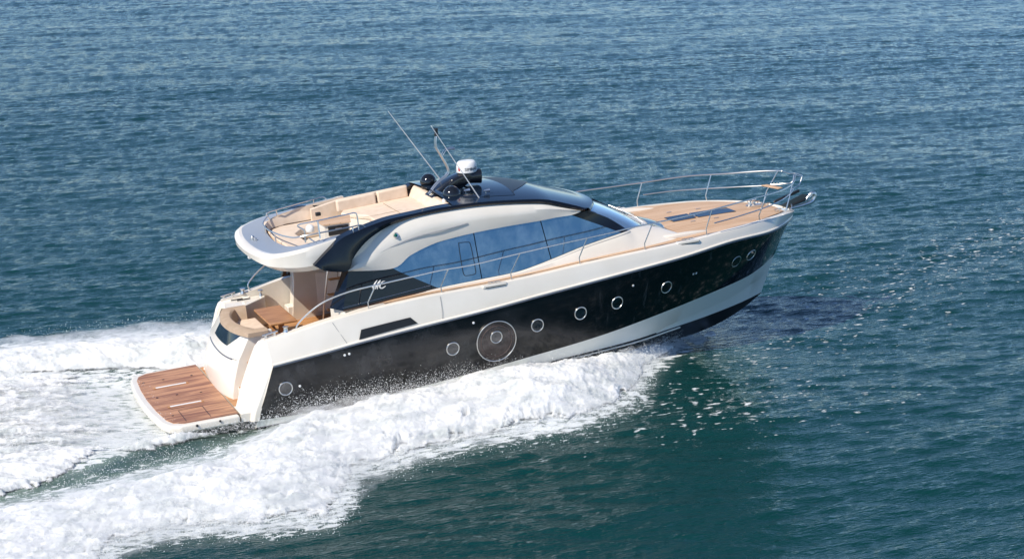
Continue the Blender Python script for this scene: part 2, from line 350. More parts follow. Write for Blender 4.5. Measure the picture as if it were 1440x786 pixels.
# cockpit shell
CF = .88
MB().slab([(2.2, 2.15, CF), (2.2, -2.15, CF), (5.7, -2.2, CF), (5.7, 2.2, CF)], (0, 0, -.05)).build('cockpit_floor', TEAKO, Y, smooth=False)
iw = [Vector((x, -np.interp(x, [2.4, 4, 5.4], [1.95, 2.06, 2.12]), 0)) for x in np.linspace(2.4, 5.4, 10)]
capc = atx(CAP, [max(p.x, 2.46) for p in iw])
MB().loft([[c + Vector((0, .0, .0)) for c in capc], [Vector((p.x, p.y, c.z + .004)) for p, c in zip(iw, capc)], [Vector((p.x, p.y + .03, CF - .02)) for p in iw]]).pair('cockpit_bulwark', GEL2, Y)
MB().loft([[(2.2, -1.66, .02), (2.2, -1.66, CF)], [(2.9, -1.7, .02), (2.9, -1.7, CF)]]).build('boarding_side', GEL, Y)
# steps in the passage from platform to cockpit
for k in range(3):
    MB().box((2.05 + .27 * k, -1.40, .15 + .29 * k), (.30, .50, .29)).build('boarding_step', GEL2, Y, bevel=.015)
    MB().box((2.05 + .27 * k, -1.40, .30 + .29 * k), (.25, .42, .012)).build('step_teak', TEAKO, Y)
# port cabinet with coaming top
MB().slab([(2.45, 1.98, 1.58), (2.30, 1.16, 1.56), (2.75, 1.20, 1.58), (3.48, 1.72, 1.60), (3.55, 2.0, 1.60)], (0, 0, -.72)).build('cockpit_cabinet', GEL, Y, bevel=.02)
MB().box((2.95, 1.80, 1.60), (.34, .05, .015)).box((2.8, 1.92, 1.60), (.3, .03, .015)).build('cabinet_grip', DARK, Y)
MB().lathe((3.42, 1.88, 1.60), [(.05, 0), (.035, .06), (.035, .1), (.07, .13), (.07, .15)], seg=14).build('mooring_bollard', STL, Y)
# wing wall, bulkhead, door
MB().slab([(4.12, 1.60, CF), (5.4, 1.74, CF), (5.4, 1.74, 3.06), (4.25, 1.60, 3.06), (4.25, 1.60, 1.9)], (0, .32, 0)).build('wing_wall', GEL2, Y)
MB().slab([(4.02, 1.62, CF), (4.30, 1.62, CF), (4.30, 1.62, 1.25), (4.02, 1.62, 1.25)], (0, .36, 0)).build('cockpit_step_block', GEL, Y, bevel=.02)
MB().slab([(5.42, 1.76, CF), (5.42, -1.95, CF), (5.42, -1.70, 3.06), (5.42, 1.76, 3.06)], (.06, 0, 0)).build('saloon_bulkhead', GEL2, Y)
dr = MB().slab([(5.40, 1.2, CF + .06), (5.40, -1.3, CF + .06), (5.40, -1.3, 2.8), (5.40, 1.2, 2.8)], (.02, 0, 0)).build('saloon_door', DGL, Y)
for y in (1.2, -.05, -1.3): MB().box((5.385, y, 1.84), (.02, .05, 1.9)).build('door_frame', STL, dr)
MB().slab([(4.02, 2.05, 1.98), (4.4, 2.05, 1.98), (4.75, 1.95, 2.95), (4.45, 1.95, 2.95)], (0, -.12, 0)).build('side_panel', NAVY, Y)
# table
tbl = MB().slab([(2.96, .87, 1.56), (2.96, -.72, 1.56), (3.64, -.72, 1.56), (3.64, .87, 1.56)], (0, 0, -.05)).build('cockpit_table', WOOD, Y, bevel=.012)
vary(WOOD, (.30, .135, .05), (.55, .29, .13), (1.2, 14, 3), 1.5)
for y in (.55, -.42):
    MB().box((3.3, y, 1.195), (.13, .10, .63)).build('table_leg', WOOD, tbl, bevel=.012)
    MB().box((3.3, y, CF + .03), (.42, .12, .05)).build('table_foot', WOOD, tbl, bevel=.012)
MB().box((3.3, .06, 1.12), (.05, .9, .10)).build('table_stretcher', WOOD, tbl)
MB().box((4.0, -1.45, CF + .13), (.9, .45, .26)).build('cockpit_locker', TEAKO, Y, bevel=.02)
# flybridge ladder
lad = MB().tube([(4.42, -1.25, 3.05), (4.32, -1.02, 2.2), (4.25, -.83, 1.35), (4.5, -.83, .9)], .022, 8).tube([(4.72, -1.35, 3.05), (4.66, -1.12, 2.2), (4.62, -.90, 1.2), (4.75, -.86, .9)], .022, 8)
lad = lad.build('flybridge_ladder', STL, Y)
for z in (1.35, 1.75, 2.15, 2.55):
    MB().box((4.50 + (z - 1.35) * .06, -.87 - (z - 1.35) * .25, z), (.36, .13, .03)).build('ladder_tread', TEAKO, lad)

# ---- main deck
xs = np.linspace(5.42, 17.72, 70); dc = atx(CAP, xs)
rows = [[Vector((p.x, p.y * k + (.02 if k == 1 else 0), p.z - .055 + .03 * (1 - k * k) * min(1, max(0, (p.x - 12) / 2)))) for k in (1, .8, .5, .2, 0, -.2, -.5, -.8, -1)] for p in dc]
for r in rows: r[-1].y -= .04
deck = MB().loft(rows).build('main_deck', GEL, Y)
xs = np.linspace(4.62, 14.4, 50); a = atx(CAP, xs)
MB().loft([[p + Vector((0, .07, -.012)) for p in a], [p + Vector((0, .40, -.012)) for p in a]]).pair('side_deck_teak', TEAK, Y)
xs = np.linspace(4.5, 17.7, 70); a = atx(CAP, xs)
MB().loft([[p + Vector((0, 0, 0)) for p in a], [p + Vector((0, .05 * min(1, abs(p.y) * 2), -.0)) for p in a], [p + Vector((0, .06 * min(1, abs(p.y) * 2), -.06)) for p in a]]).pair('toe_rail', GEL, Y)
# foredeck teak
def hw_teak(x):
    c = -atx(CAP, [x])[0].y
    return max(.06, c - .10 - .10 * max(0, x - 16))
xs = np.linspace(13.45, 17.3, 40); rows = []
for x in xs:
    h = hw_teak(x); z0 = atx(CAP, [x])[0].z
    h0 = 0.
    rows.append([Vector((x, h * t, z0 - .018 + .03 * (1 - t * t))) for t in np.linspace(-1, 1, 17)])
fd = MB().loft(rows).build('foredeck_teak', TEAK, Y)
hz = lambda x, y: np.interp(x, [13.4, 14.2, 15.2, 16, 17.3], [2.268, 2.29, 2.30, 2.285, 2.18]) - .010 + .03 * (1 - (y / 1.9) ** 2)
for x0, x1 in ((14.12, 14.78), (14.86, 15.98)):
    h = MB().slab([(x0, .27, hz(x0, 0) + .012), (x0, -.27, hz(x0, 0) + .012), (x1, -.27, hz(x1, 0) + .012), (x1, .27, hz(x1, 0) + .012)], (0, 0, -.03)).build('deck_hatch', DGL, Y)
for (x, y) in [(15.3, .6), (14.5, .75), (15.2, -.62), (14.55, -.55)]:
    MB().box((x, y, hz(x, y) + .006), (.14, .03, .012)).build('deck_fitting', STL, Y)
MB().box((14.82, 0, hz(14.8, 0) + .014), (.05, .3, .014)).build('hatch_hinge', STL, Y)

# ---- cabin lower walls and trunk
GB = [(4.420,-2.146,1.984),(5.831,-1.992,2.023),(6.877,-1.979,2.106),(7.977,-1.974,2.140),(8.902,-1.969,2.167),(9.483,-1.956,2.250),(10.101,-1.910,2.362),(10.907,-1.829,2.508),(11.929,-1.720,2.634)]
GB = [Vector(p) for p in GB] + [Vector((12.28, -1.53, 2.635))]
xs = np.linspace(4.45, 12.2, 60)
gb = atx(GB, xs)
fd_ = atx(CAP, xs)
foot = [Vector((p.x, p.y + .30, p.z - .05)) for p in fd_]
crease = [a * .62 + b * .38 + Vector((0, -.03, .02)) for a, b in zip(gb, foot)]
MB().loft([[(4.45, gb[0].y, gb[0].z), (4.45, foot[0].y, foot[0].z - .9)], [(4.2, -1.75, gb[0].z + .02), (4.2, -1.75, foot[0].z - .9)], [(5.4, -1.6, gb[0].z + .02), (5.4, -1.6, foot[0].z - .9)]]).pair('cabin_wall_end', GEL, Y)
# white sill moulding along the glass bottom rising to the windscreen
MB().tube([p + Vector((0, -.012, -.03)) for p in gb[16:]], .035, 8, False).pair('window_sill', GEL, Y)

# trunk ahead of the windscreen
inner = [Vector(p) for p in [(12.2, -1.55, 2.635), (12.42, -1.42, 2.63), (12.68, -1.18, 2.585), (12.90, -.86, 2.535), (13.04, -.45, 2.50), (13.09, 0, 2.49)]]
outer = [Vector(p) for p in [(12.2, -1.95, 2.21), (13.05, -1.85, 2.225), (13.80, -1.62, 2.235), (13.62, -.92, 2.262), (13.78, -.42, 2.277), (13.83, 0, 2.28)]]
inn = ev(inner, 25); out_ = ev(outer, 25)
inn = inn + flip(inn[:-1][::-1]); out_ = out_ + flip(out_[:-1][::-1])
mid_ = [a * .55 + b * .45 + Vector((0, 0, .05)) for a, b in zip(inn, out_)]
for i_ in range(9):
    k_ = 1 - i_ / 9; mid_[i_] = mid_[i_].lerp(Vector((mid_[i_].x, crease[-1].y + .35 * (mid_[i_].x - 12.2), crease[-1].z)), k_); mid_[-1 - i_] = Vector((mid_[i_].x, -mid_[i_].y, mid_[i_].z))
def join_(a, b): return a + b[1:-1] + flip(a[::-1])
trunk = MB().loft([join_(gb, inn), join_(crease, mid_), join_(foot, out_)]).build('coachroof', GEL3, Y)
st0 = [a * .72 + b * .28 + Vector((0, 0, .043)) for a, b in zip(inn, out_)]; st1 = [a * .12 + b * .88 + Vector((.02, 0, .030)) for a, b in zip(inn, out_)]
MB().loft([st0[14:35], [a * .5 + b * .5 + Vector((0, 0, .02)) for a, b in zip(st0[14:35], st1[14:35])], st1[14:35]]).build('forward_skylight', DGL, Y)
# moulding fading into the teak at the side
MB().tube([(12.7, -1.52, 2.28), (13.35, -1.64, 2.29), (14.0, -1.60, 2.27), (14.45, -1.55, 2.255)], lambda t: .012 + .075 * math.sin(math.pi * min(1, t * .8 + .12)), 10).pair('coachroof_shoulder', GEL3, Y)

# ---- side glass
GT = [Vector(p) for p in [(5.801,-1.846,2.750),(6.287,-1.808,2.987),(6.904,-1.780,3.165),(7.931,-1.763,3.266),(8.788,-1.759,3.294),(9.740,-1.750,3.299),(10.173,-1.724,3.309),(10.618,-1.694,3.302)]]
GBg = [Vector(p) for p in [(5.801,-1.846,2.750),(6.888,-1.949,2.106),(7.989,-1.944,2.140),(8.914,-1.939,2.165),(9.496,-1.926,2.250),(10.115,-1.879,2.362),(10.921,-1.798,2.509),(11.944,-1.689,2.635)]]
def pane(x0, x1, xb0=None, xb1=None):
    n = 16
    tx = np.linspace(x0, x1, n); bx = np.linspace(xb0 if xb0 else x0, xb1 if xb1 else x1, n)
    t = atx(GT, tx) ; b = atx(GBg, bx)
    rows = [[p * (1 - k) + q * k for p, q in zip(t, b)] for k in np.linspace(0, 1, 5)]
    return rows
px0, px1 = GT[0].x, GT[-1].x; bx1 = GBg[-1].x
seams = [(7.96, 8.02), (9.74, 9.90)]
SD = {}
def both(rows, name, m, label=None):
    o = MB().loft(rows).build(name, m, Y); o2 = MB().loft([flip(r) for r in rows]).build(name, m, Y)
    if label: o['label'] = label; o2['label'] = label
    return o
both(pane(px0 + .01, seams[0][0] - .012, px0 + .01, seams[0][1] - .012), 'side_window', GLS)
both(pane(seams[0][0] + .012, seams[1][0] - .012, seams[0][1] + .012, seams[1][1] - .012), 'side_window', GLS)
both(pane(seams[1][0] + .012, px1, seams[1][1] + .012, bx1), 'side_window', GLS)
both([shift(r, (0, .03, 0)) for r in pane(px0 - .05, px1 + .02, px0 - .05, bx1 + .02)], 'window_backing', DARK)
ow = [(7.542,-1.806,3.052),(7.599,-1.800,3.088),(7.782,-1.802,3.074),(7.833,-1.807,3.042),(7.859,-1.841,2.830),(7.886,-1.908,2.410),(7.879,-1.925,2.307),(7.819,-1.929,2.282),(7.652,-1.929,2.281),(7.574,-1.923,2.321),(7.551,-1.886,2.550)]
MB().tube(ow, .0075, 6, True, 3, True).build('opening_window_frame', DARK, Y)
# aft black panel with monogram
ap = [(4.673,-1.952,2.884),(5.792,-1.859,2.742),(6.872,-1.961,2.106),(4.401,-2.129,1.995)]
def winy(x, z): return -1.95 + .16 * (z - 2.1) + .055 * max(0, x - 9.5) ** 1.3 - .25 * min(1, max(0, (5.6 - x) / 2))
def quad_on(q, d, nu=14, nv=8):
    a, b, c, e = [Vector(p) for p in q]; out = []
    for k in range(nv + 1):
        l = a.lerp(e, k / nv); r = b.lerp(c, k / nv); row = []
        for h in range(nu + 1):
            p = l.lerp(r, h / nu); row.append(Vector((p.x, winy(p.x, p.z) - d, p.z)))
        out.append(row)
    return out
pan = MB().loft(quad_on(ap, .012)).pair('aft_side_panel', NAVY, Y)
MB().slab([ap[0], ap[3], (ap[3][0] - .26, ap[3][1] + .22, ap[3][2] + .06), (ap[0][0] - .10, ap[0][1] + .18, ap[0][2] - .01)], (.03, .03, 0)).pair('panel_return', NAVY, Y, smooth=False)
ln = [(4.396,-2.126,2.067),(5.594,-1.969,2.111),(6.696,-1.954,2.202)]
MB().tube(ln, .006, 5, False).build('panel_trim_line', STL, pan)
MB().tube([(4.407,-2.136,1.997),(5.655,-1.981,2.032),(6.865,-1.969,2.104)], .018, 6, False).build('panel_foot', mat('brown_sealant', (.05, .022, .012), .5), pan)
lg = MB()
for st in ([(5.370,-1.924,2.543),(5.308,-1.940,2.488),(5.261,-1.956,2.429),(5.233,-1.972,2.349)], [(5.453,-1.915,2.532),(5.392,-1.931,2.479),(5.334,-1.949,2.415),(5.294,-1.965,2.344)], [(5.455,-1.916,2.525),(5.405,-1.932,2.463),(5.366,-1.947,2.402),(5.340,-1.961,2.332)], [(5.569,-1.909,2.483),(5.513,-1.915,2.485),(5.451,-1.929,2.447),(5.417,-1.942,2.396),(5.425,-1.948,2.350),(5.468,-1.945,2.333),(5.518,-1.937,2.346),(5.566,-1.927,2.368)], [(5.212,-1.967,2.394),(5.263,-1.954,2.439),(5.319,-1.943,2.465)]):
    lg.tube(st, lambda t: .006 + .014 * math.sin(math.pi * min(1, max(0, t))), 6, True, 5)
lg.build('monogram_emblem', WHT, pan)

# ---- white arch above the glass, black band above that, fin
WU = [Vector(p) for p in [(4.664,-1.940,2.896),(4.854,-1.872,3.171),(5.241,-1.773,3.489),(5.780,-1.690,3.727),(6.281,-1.673,3.830),(6.838,-1.665,3.881),(7.476,-1.662,3.897),(8.104,-1.663,3.892),(8.956,-1.674,3.825),(9.798,-1.681,3.711),(10.213,-1.676,3.588),(10.555,-1.671,3.476),(10.853,-1.665,3.372)]]
WL = [Vector(p) for p in [(4.657,-1.971,2.890),(5.795,-1.876,2.753),(6.284,-1.837,2.993),(6.894,-1.808,3.173),(7.390,-1.798,3.235),(7.920,-1.792,3.273),(8.776,-1.788,3.302),(9.728,-1.779,3.306),(10.161,-1.753,3.316),(10.597,-1.725,3.309),(10.864,-1.697,3.351)]]
WC = [Vector(p) for p in [(4.630,-2.060,2.921),(5.185,-1.982,2.974),(5.705,-1.888,3.238),(6.312,-1.853,3.459),(6.916,-1.837,3.555),(7.928,-1.834,3.575),(8.775,-1.838,3.553),(9.715,-1.840,3.491),(10.139,-1.823,3.449),(10.490,-1.807,3.407),(10.813,-1.786,3.386)]]
n = 70
wu, wl, wc = ev(WU, n), ev(WL, n), ev(WC, n)
for i_ in range(n):
    f_ = sm_(.72, .98, i_ / (n - 1)); wc[i_] = wc[i_].lerp(wu[i_] * .5 + wl[i_] * .5 + Vector((0, -.015, 0)), f_)
wq = [a * .35 + b * .65 + Vector((0, -.035, .02)) for a, b in zip(wu, wc)]
arch = MB().loft([wu, wq, wc, wl, [p + Vector((0, .08, 0)) for p in wl]]).pair('cabin_arch', GEL, Y)
MB().tube([(5.499,-1.901,3.186),(5.709,-1.878,3.252),(5.989,-1.866,3.323),(6.305,-1.856,3.389),(6.674,-1.848,3.435),(7.098,-1.843,3.467),(7.807,-1.832,3.539)], .011, 6).pair('grab_rail', STL, arch)
nl = MB().lathe([(5.960,-1.821,3.529)][0], [(.07, 0), (.07, .03), (.055, .05)], axis=(0, -1, .25), seg=18).build('navigation_light', STL, Y)
MB().lathe([(5.941,-1.869,3.543)][0], [(.045, 0), (.04, .03), (.02, .045), (0, .05)], axis=(0, -1, .25), seg=16).build('light_lens', GRN, nl)
BU = [Vector(p) for p in [(3.792,-2.182,3.212),(4.147,-2.139,3.479),(4.554,-2.097,3.742),(5.090,-1.964,3.848),(5.508,-1.855,3.908),(5.902,-1.756,3.941),(6.590,-1.682,3.962),(7.263,-1.676,4.000),(8.105,-1.680,3.977),(8.863,-1.688,3.926),(9.800,-1.694,3.817),(10.216,-1.688,3.704),(10.746,-1.681,3.511),(11.029,-1.677,3.398)]]
BL = [Vector(p) for p in [(4.036,-2.208,3.052),(4.581,-2.222,2.965),(4.777,-2.135,3.241),(5.174,-1.992,3.545),(5.737,-1.824,3.760),(6.271,-1.702,3.837),(6.828,-1.694,3.888),(7.466,-1.691,3.904),(8.094,-1.692,3.899),(8.944,-1.703,3.832),(9.786,-1.710,3.718),(10.200,-1.706,3.596),(10.840,-1.695,3.376),(11.022,-1.681,3.378)]]
bu, bl = ev(BU, n), ev(BL, n)
bmid = [a * .5 + b * .5 + Vector((0, -.035, .0)) for a, b in zip(bu, bl)]
inb = [Vector((p.x, p.y + .28, p.z + .0)) for p in bl]; inu = [Vector((p.x, p.y + .28, p.z + .01)) for p in bu]
mbk = MB().loft([inu, bu, bmid, bl, inb, inu], capa=False)
mbk.add([bu[0], bmid[0], bl[0], inb[0], inu[0]], [(0, 1, 2, 3, 4)])
mbk.build('roof_edge', NAVY, Y)
pe = MB(); pe.f = [tuple(reversed(q)) for q in mbk.f]      # on the far side the edge dips behind the sunpad backrests
pe.v = [(x, -y, z - .14 * (1 - sm_(7.25, 7.6, x)) * sm_(4.5, 5.3, x)) for x, y, z in mbk.v]
pe.build('roof_edge', NAVY, Y)

# ---- roof
xs = np.linspace(7.52, 11.1, 34); re_ = atx(BU, xs)
rows = []
for i, p in enumerate(re_):
    f = (p.x - 7.15) / (11.1 - 7.15)
    c = .085 + .02 * f; xo = .62 * f ** 3
    y0 = p.y + .02
    rows.append([Vector((p.x + xo * (1 - t * t), -y0 * t, p.z + .004 + c * (1 - abs(t) ** 2.2) - .16 * f ** 3 * (1 - t * t))) for t in np.linspace(1, -1, 21)])
roof = MB().loft(rows)
roof.loft([rows[-1], [p + Vector((.04, 0, -.05)) for p in rows[-1]], [p + Vector((-.1, 0, -.08)) for p in rows[-1]]])
roof.build('roof', ROOF, Y)
# raised sunroof panel and the dark gap ahead of it
def roofz(x, y):
    t = y / 1.62; u = x
    for _ in range(12): u = x - .62 * max(0, (u - 7.15) / 3.95) ** 3 * (1 - t * t)
    f = (u - 7.15) / 3.95; z = np.interp(u, xs, [q.z for q in re_])
    return z + .004 + (.085 + .02 * f) * (1 - abs(t) ** 2.2) - .16 * f ** 3 * (1 - t * t)
rr = []
for x in np.linspace(8.3, 9.28, 12):
    rr.append([Vector((x + .14 * (1 - t * t), 1.28 * t, roofz(x + .14 * (1 - t * t), 1.28 * t) + .030 - .018 * t * t)) for t in np.linspace(-1, 1, 13)])
sp = MB().loft(rr).loft([rr[-1], [p + Vector((.01, 0, -.07)) for p in rr[-1]]]).loft([[r[0] for r in rr], [r[0] + Vector((0, -.01, -.06)) for r in rr]]).loft([[r[-1] for r in rr], [r[-1] + Vector((0, .01, -.06)) for r in rr]])
sp.build('sunroof_panel', ROOF, Y)
rr = []
for t in np.linspace(-1, 1, 13):
    xa = 9.30 + .14 * (1 - t * t); xb = xa + .02 + 1.35 * max(0, (t + .72) / 1.72) ** .9
    if t < -.7: xb = xa + .02
    rr.append([Vector((xa + (xb - xa) * k, 1.24 * t, roofz(xa + (xb - xa) * k, 1.24 * t) + .010)) for k in np.linspace(0, 1, 6)])
MB().loft(rr).build('sunroof_opening', DARK, Y)

# ---- windscreen and pillars
wtop = [Vector((p.x - .03, p.y, p.z - .06)) for p in rows[-1]][::-1]
wt = ev(wtop, 49) if wtop[0].y < 0 else ev(wtop[::-1], 49)
wb = [p + Vector((0, 0, -.01)) for p in inn]
ws = []
for k in np.linspace(0, 1, 7):
    ws.append([a * (1 - k) + b * k + Vector((.05, 0, .03)) * math.sin(math.pi * k) for a, b in zip(wt, wb)])
MB().loft(ws).build('windscreen', WSC, Y)
pil = [Vector(p) for p in [(10.591,-1.696,3.305),(10.948,-1.696,3.130),(11.443,-1.693,2.889),(11.955,-1.689,2.629)]]
pa = ev(pil, 12); pb = ev([ws[0][0] + Vector((0, -.01, 0)), ws[3][0] + Vector((0, -.012, .0)), ws[6][0] + Vector((0, -.01, 0))], 12)
pc = [Vector((b.x + .03, b.y + .06, b.z + .008)) for b in pb]
MB().loft([pa, pb, pc]).pair('windscreen_pillar', NAVY, Y)
MB().tube([ws[1][25] + Vector((.02, 0, .012)), ws[5][25] + Vector((.02, 0, .012))], .018, 6, False).build('windscreen_mullion', NAVY, Y)
for i0, i1 in ((30, 39), (22, 31), (13, 22)):
    MB().tube([ws[6][i0] + Vector((.06, 0, .05)), ws[5][(i0 + i1) // 2] + Vector((.05, 0, .05)), ws[4][i1] + Vector((.04, 0, .04))], .012, 6).build('wiper', STL, Y)

# ---- flybridge
st = [  # stations from forward starboard round the stern: inner trim, outer trim, rim, knuckle, under
 ((5.75, -1.60, 3.90), (5.75, -1.66, 3.90), (5.75, -1.68, 3.86), (5.75, -1.70, 3.42), (5.75, -1.66, 3.10)),
 ((5.0, -1.72, 3.80), (5.0, -1.84, 3.79), (5.0, -1.87, 3.73), (5.0, -1.90, 3.30), (5.0, -1.82, 3.08)),
 ((4.3, -1.70, 3.70), (4.3, -1.90, 3.68), (4.28, -1.97, 3.61), (4.25, -2.01, 3.21), (4.25, -1.90, 3.05)),
 ((3.85, -1.60, 3.62), (3.65, -1.92, 3.60), (3.60, -2.02, 3.53), (3.55, -2.03, 3.18), (3.62, -1.90, 3.04)),
 ((3.62, -1.36, 3.54), (3.12, -1.66, 3.51), (3.02, -1.80, 3.44), (3.02, -1.74, 3.20), (3.18, -1.68, 3.07)),
 ((3.50, -.92, 3.47), (2.96, -1.22, 3.46), (2.80, -1.36, 3.38), (2.80, -1.30, 3.21), (2.92, -1.24, 3.12)),
 ((3.45, -.45, 3.44), (2.88, -.62, 3.43), (2.69, -.70, 3.35), (2.70, -.68, 3.23), (2.80, -.66, 3.16)),
 ((3.43, 0, 3.43), (2.86, 0, 3.42), (2.66, 0, 3.34), (2.67, 0, 3.24), (2.76, 0, 3.17))]
FCc = []
for j in range(5):
    c = ev([s_[j] for s_ in st], 40); FCc.append(c + flip(c[:-1][::-1]))
ti, to, rm, kn, un = FCc
MB().loft([ti, to]).build('flybridge_trim', GREY, Y)
cm = [a * .5 + b * .5 + Vector((a.x - .0, a.y, 0)).normalized() * 0 for a, b in zip(rm, kn)]
rm2 = [a * .75 + b * .25 + (Vector((-.03, 0, .02)) if abs(a.y) < 1.7 else Vector((0, -.02 if a.y < 0 else .02, .01))) for a, b in zip(to, rm)]
MB().loft([to, rm2, rm, cm, kn, un]).build('flybridge_coaming', GEL, Y)
MB().add([tuple(p) for p in un], [tuple(range(len(un)))]).build('flybridge_underside', GEL2, Y)
# inside lining and floor
FZ = 3.13
lin = [Vector((p.x + .04, p.y * .985, FZ)) for p in ti]
MB().loft([ti, [a * .6 + b * .4 for a, b in zip(ti, lin)], lin]).build('flybridge_lining', CREAM, Y)
MB().add([(p.x, p.y, FZ + .002) for p in lin], [tuple(range(len(lin)))]).build('flybridge_floor', GEL2, Y)
# bench round the stern and port side
bi = [(p[0], p[1]) for p in [(3.56, -1.0), (3.56, 1.1), (4.0, 1.45), (5.3, 1.62), (5.3, 1.0), (4.35, .82), (4.1, .42), (4.1, -1.0)]]
MB().slab([(x, y, 3.42) for x, y in bi], (0, 0, -.28)).build('flybridge_bench', CREAM, Y, bevel=.03, segs=3)
MB().slab([(3.55, -1.2, 3.40), (3.55, -1.46, 3.42), (4.55, -1.70, 3.46), (4.55, -1.45, 3.44)], (0, 0, -.2)).build('flybridge_side_bench', TAN, Y, bevel=.02)
MB().loft([[(3.60, .95, 3.42), (3.72, 1.32, 3.42), (4.2, 1.58, 3.42), (5.3, 1.66, 3.42)], [(3.52, .95, 3.60), (3.66, 1.40, 3.60), (4.2, 1.70, 3.66), (5.3, 1.80, 3.75)], [(3.44, .95, 3.58), (3.60, 1.45, 3.58), (4.2, 1.76, 3.64), (5.3, 1.88, 3.74)]]).build('flybridge_backrest', CREAM, Y)
# wet bar with grill
wbr = MB().slab([(4.60, .02, 3.70), (4.62, -.42, 3.70), (5.22, -.55, 3.72), (5.40, .10, 3.73)], (0, 0, -.5)).build('wet_bar', GEL, Y)
MB().slab([(4.56, .05, 3.735), (4.58, -.46, 3.735), (5.24, -.60, 3.755), (5.44, .13, 3.765)], (0, 0, -.03)).build('wet_bar_top', TEAK, wbr)
MB().slab([(4.70, -.445, 3.66), (5.18, -.55, 3.68), (5.18, -.55, 3.46), (4.70, -.445, 3.44)], (0, -.012, 0)).build('grill_front', DARK, wbr)
MB().box((4.94, -.52, 3.59), (.16, .012, .05), Matrix.Rotation(-.2, 3, 'Z')).build('grill_handle', STL, wbr)
MB().lathe((4.45, .30, 3.50), [(.02, -.1), (.10, -.06), (.115, 0), (.10, .06), (.06, .10), (0, .115)], seg=20).build('round_headrest', WHT, Y)
MB().box((4.95, 1.25, 3.62), (.13, .10, .09)).build('cup_holder', DARK, Y, bevel=.015)
# sunpad
MB().slab([(5.46, .98, 3.62), (5.95, .28, 3.62), (5.90, -.98, 3.64), (6.2, -1.45, 3.66), (7.5, -1.50, 3.72), (7.5, 1.28, 3.72), (5.6, 1.26, 3.62)], (0, 0, -.12)).build('sunpad', CREAM, Y, bevel=.035, segs=3)
MB().slab([(5.50, .96, 3.50), (5.99, .26, 3.50), (5.94, -1.0, 3.50), (6.2, -1.5, 3.50), (7.6, -1.55, 3.5), (7.6, 1.3, 3.5), (5.6, 1.3, 3.5)], (0, 0, -.36)).build('sunpad_base', GEL2, Y)
m = MB()
m.box((6.62, -.10, 3.685), (.012, 2.3, .008), Matrix.Rotation(R(2), 3, 'Y')).box((6.3, .05, 3.66), (1.1, .012, .006), Matrix.Rotation(R(-2.5), 3, 'Y'))
m.build('sunpad_seam', TAN, Y)
MB().box((5.98, 1.30, 3.76), (1.05, .14, .32), Matrix.Rotation(R(-3), 3, 'Y')).build('sunpad_backrest', CREAM, Y, bevel=.05, segs=3)
MB().box((6.95, 1.30, 3.82), (.82, .14, .32), Matrix.Rotation(R(-3), 3, 'Y')).build('sunpad_backrest', CREAM, Y, bevel=.05, segs=3)
MB().slab([(7.38, 1.38, 3.70), (7.28, -1.52, 3.70), (7.46, -1.52, 3.96), (7.56, 1.38, 3.96)], (.14, 0, 0)).build('sunpad_headrest', CREAM, Y, bevel=.04, segs=3)
for s in (1, -1):
    MB().slab([(4.85, s * 1.46, 3.2), (7.4, s * 1.42, 3.2), (7.4, s * 1.42, 3.96), (5.6, s * 1.42, 3.86), (4.85, s * 1.50, 3.70)], (0, s * .13, 0)).build('flybridge_side', CREAM, Y)

# flybridge rails
r_ = .017
MB().tube([(3.80, 1.52, 3.56), (3.70, 1.50, 3.72), (3.72, 1.50, 3.79), (3.95, 1.56, 3.82), (4.4, 1.66, 3.85), (4.98, 1.74, 3.90), (5.25, 1.78, 3.92), (5.36, 1.80, 3.83)], r_, 8).tube([(4.0, 1.60, 3.60), (3.96, 1.57, 3.82)], r_, 8, False).tube([(5.02, 1.80, 3.72), (5.0, 1.74, 3.9)], r_, 8, False).build('flybridge_rail', STL, Y)
lr = [(3.424,-0.100,3.653),(3.483,-0.500,3.661),(3.532,-1.000,3.709),(3.579,-1.450,3.775),(3.687,-1.700,3.838),(4.108,-1.820,3.883),(4.800,-1.860,3.914),(5.095,-1.880,3.932)]
MB().tube([(3.74, 1.5, 3.72), (3.46, 1.0, 3.66), (3.40, .4, 3.64)] + lr + [(5.2, -1.88, 3.86)], r_, 8).tube([(3.42, .75, 3.45), (3.43, .75, 3.65)], r_, 8, False).tube([(3.42, -.3, 3.43), (3.40, -.3, 3.64)], r_, 8, False).tube([(4.0, -1.78, 3.65), (3.86, -1.72, 3.77)], r_, 8, False).tube([(4.9, -1.88, 3.8), (4.9, -1.86, 3.92)], r_, 8, False).build('flybridge_rail', STL, Y)
hr = [(3.763,-1.720,3.685),(3.768,-1.720,3.874),(3.754,-1.720,3.988),(3.617,-1.720,4.125),(4.053,-1.780,4.169),(4.836,-1.840,4.230),(4.974,-1.850,4.236),(5.038,-1.850,4.163),(5.044,-1.880,3.804)]
MB().tube(hr, r_, 8, True, 4).tube([(4.092,-1.780,4.163),(4.088,-1.860,3.766)], r_, 8, False).build('flybridge_rail', STL, Y)
MB().lathe((3.02, .42, 3.43), [(.055, 0), (.055, .07), (.03, .10)], seg=14).lathe((3.06, .30, 3.43), [(.04, 0), (.04, .05), (.02, .07)], seg=12).build('stern_light', STL, Y)
MB().box((2.72, -.3, 3.20), (.05, .10, .08)).build('underside_light', WHT, Y)

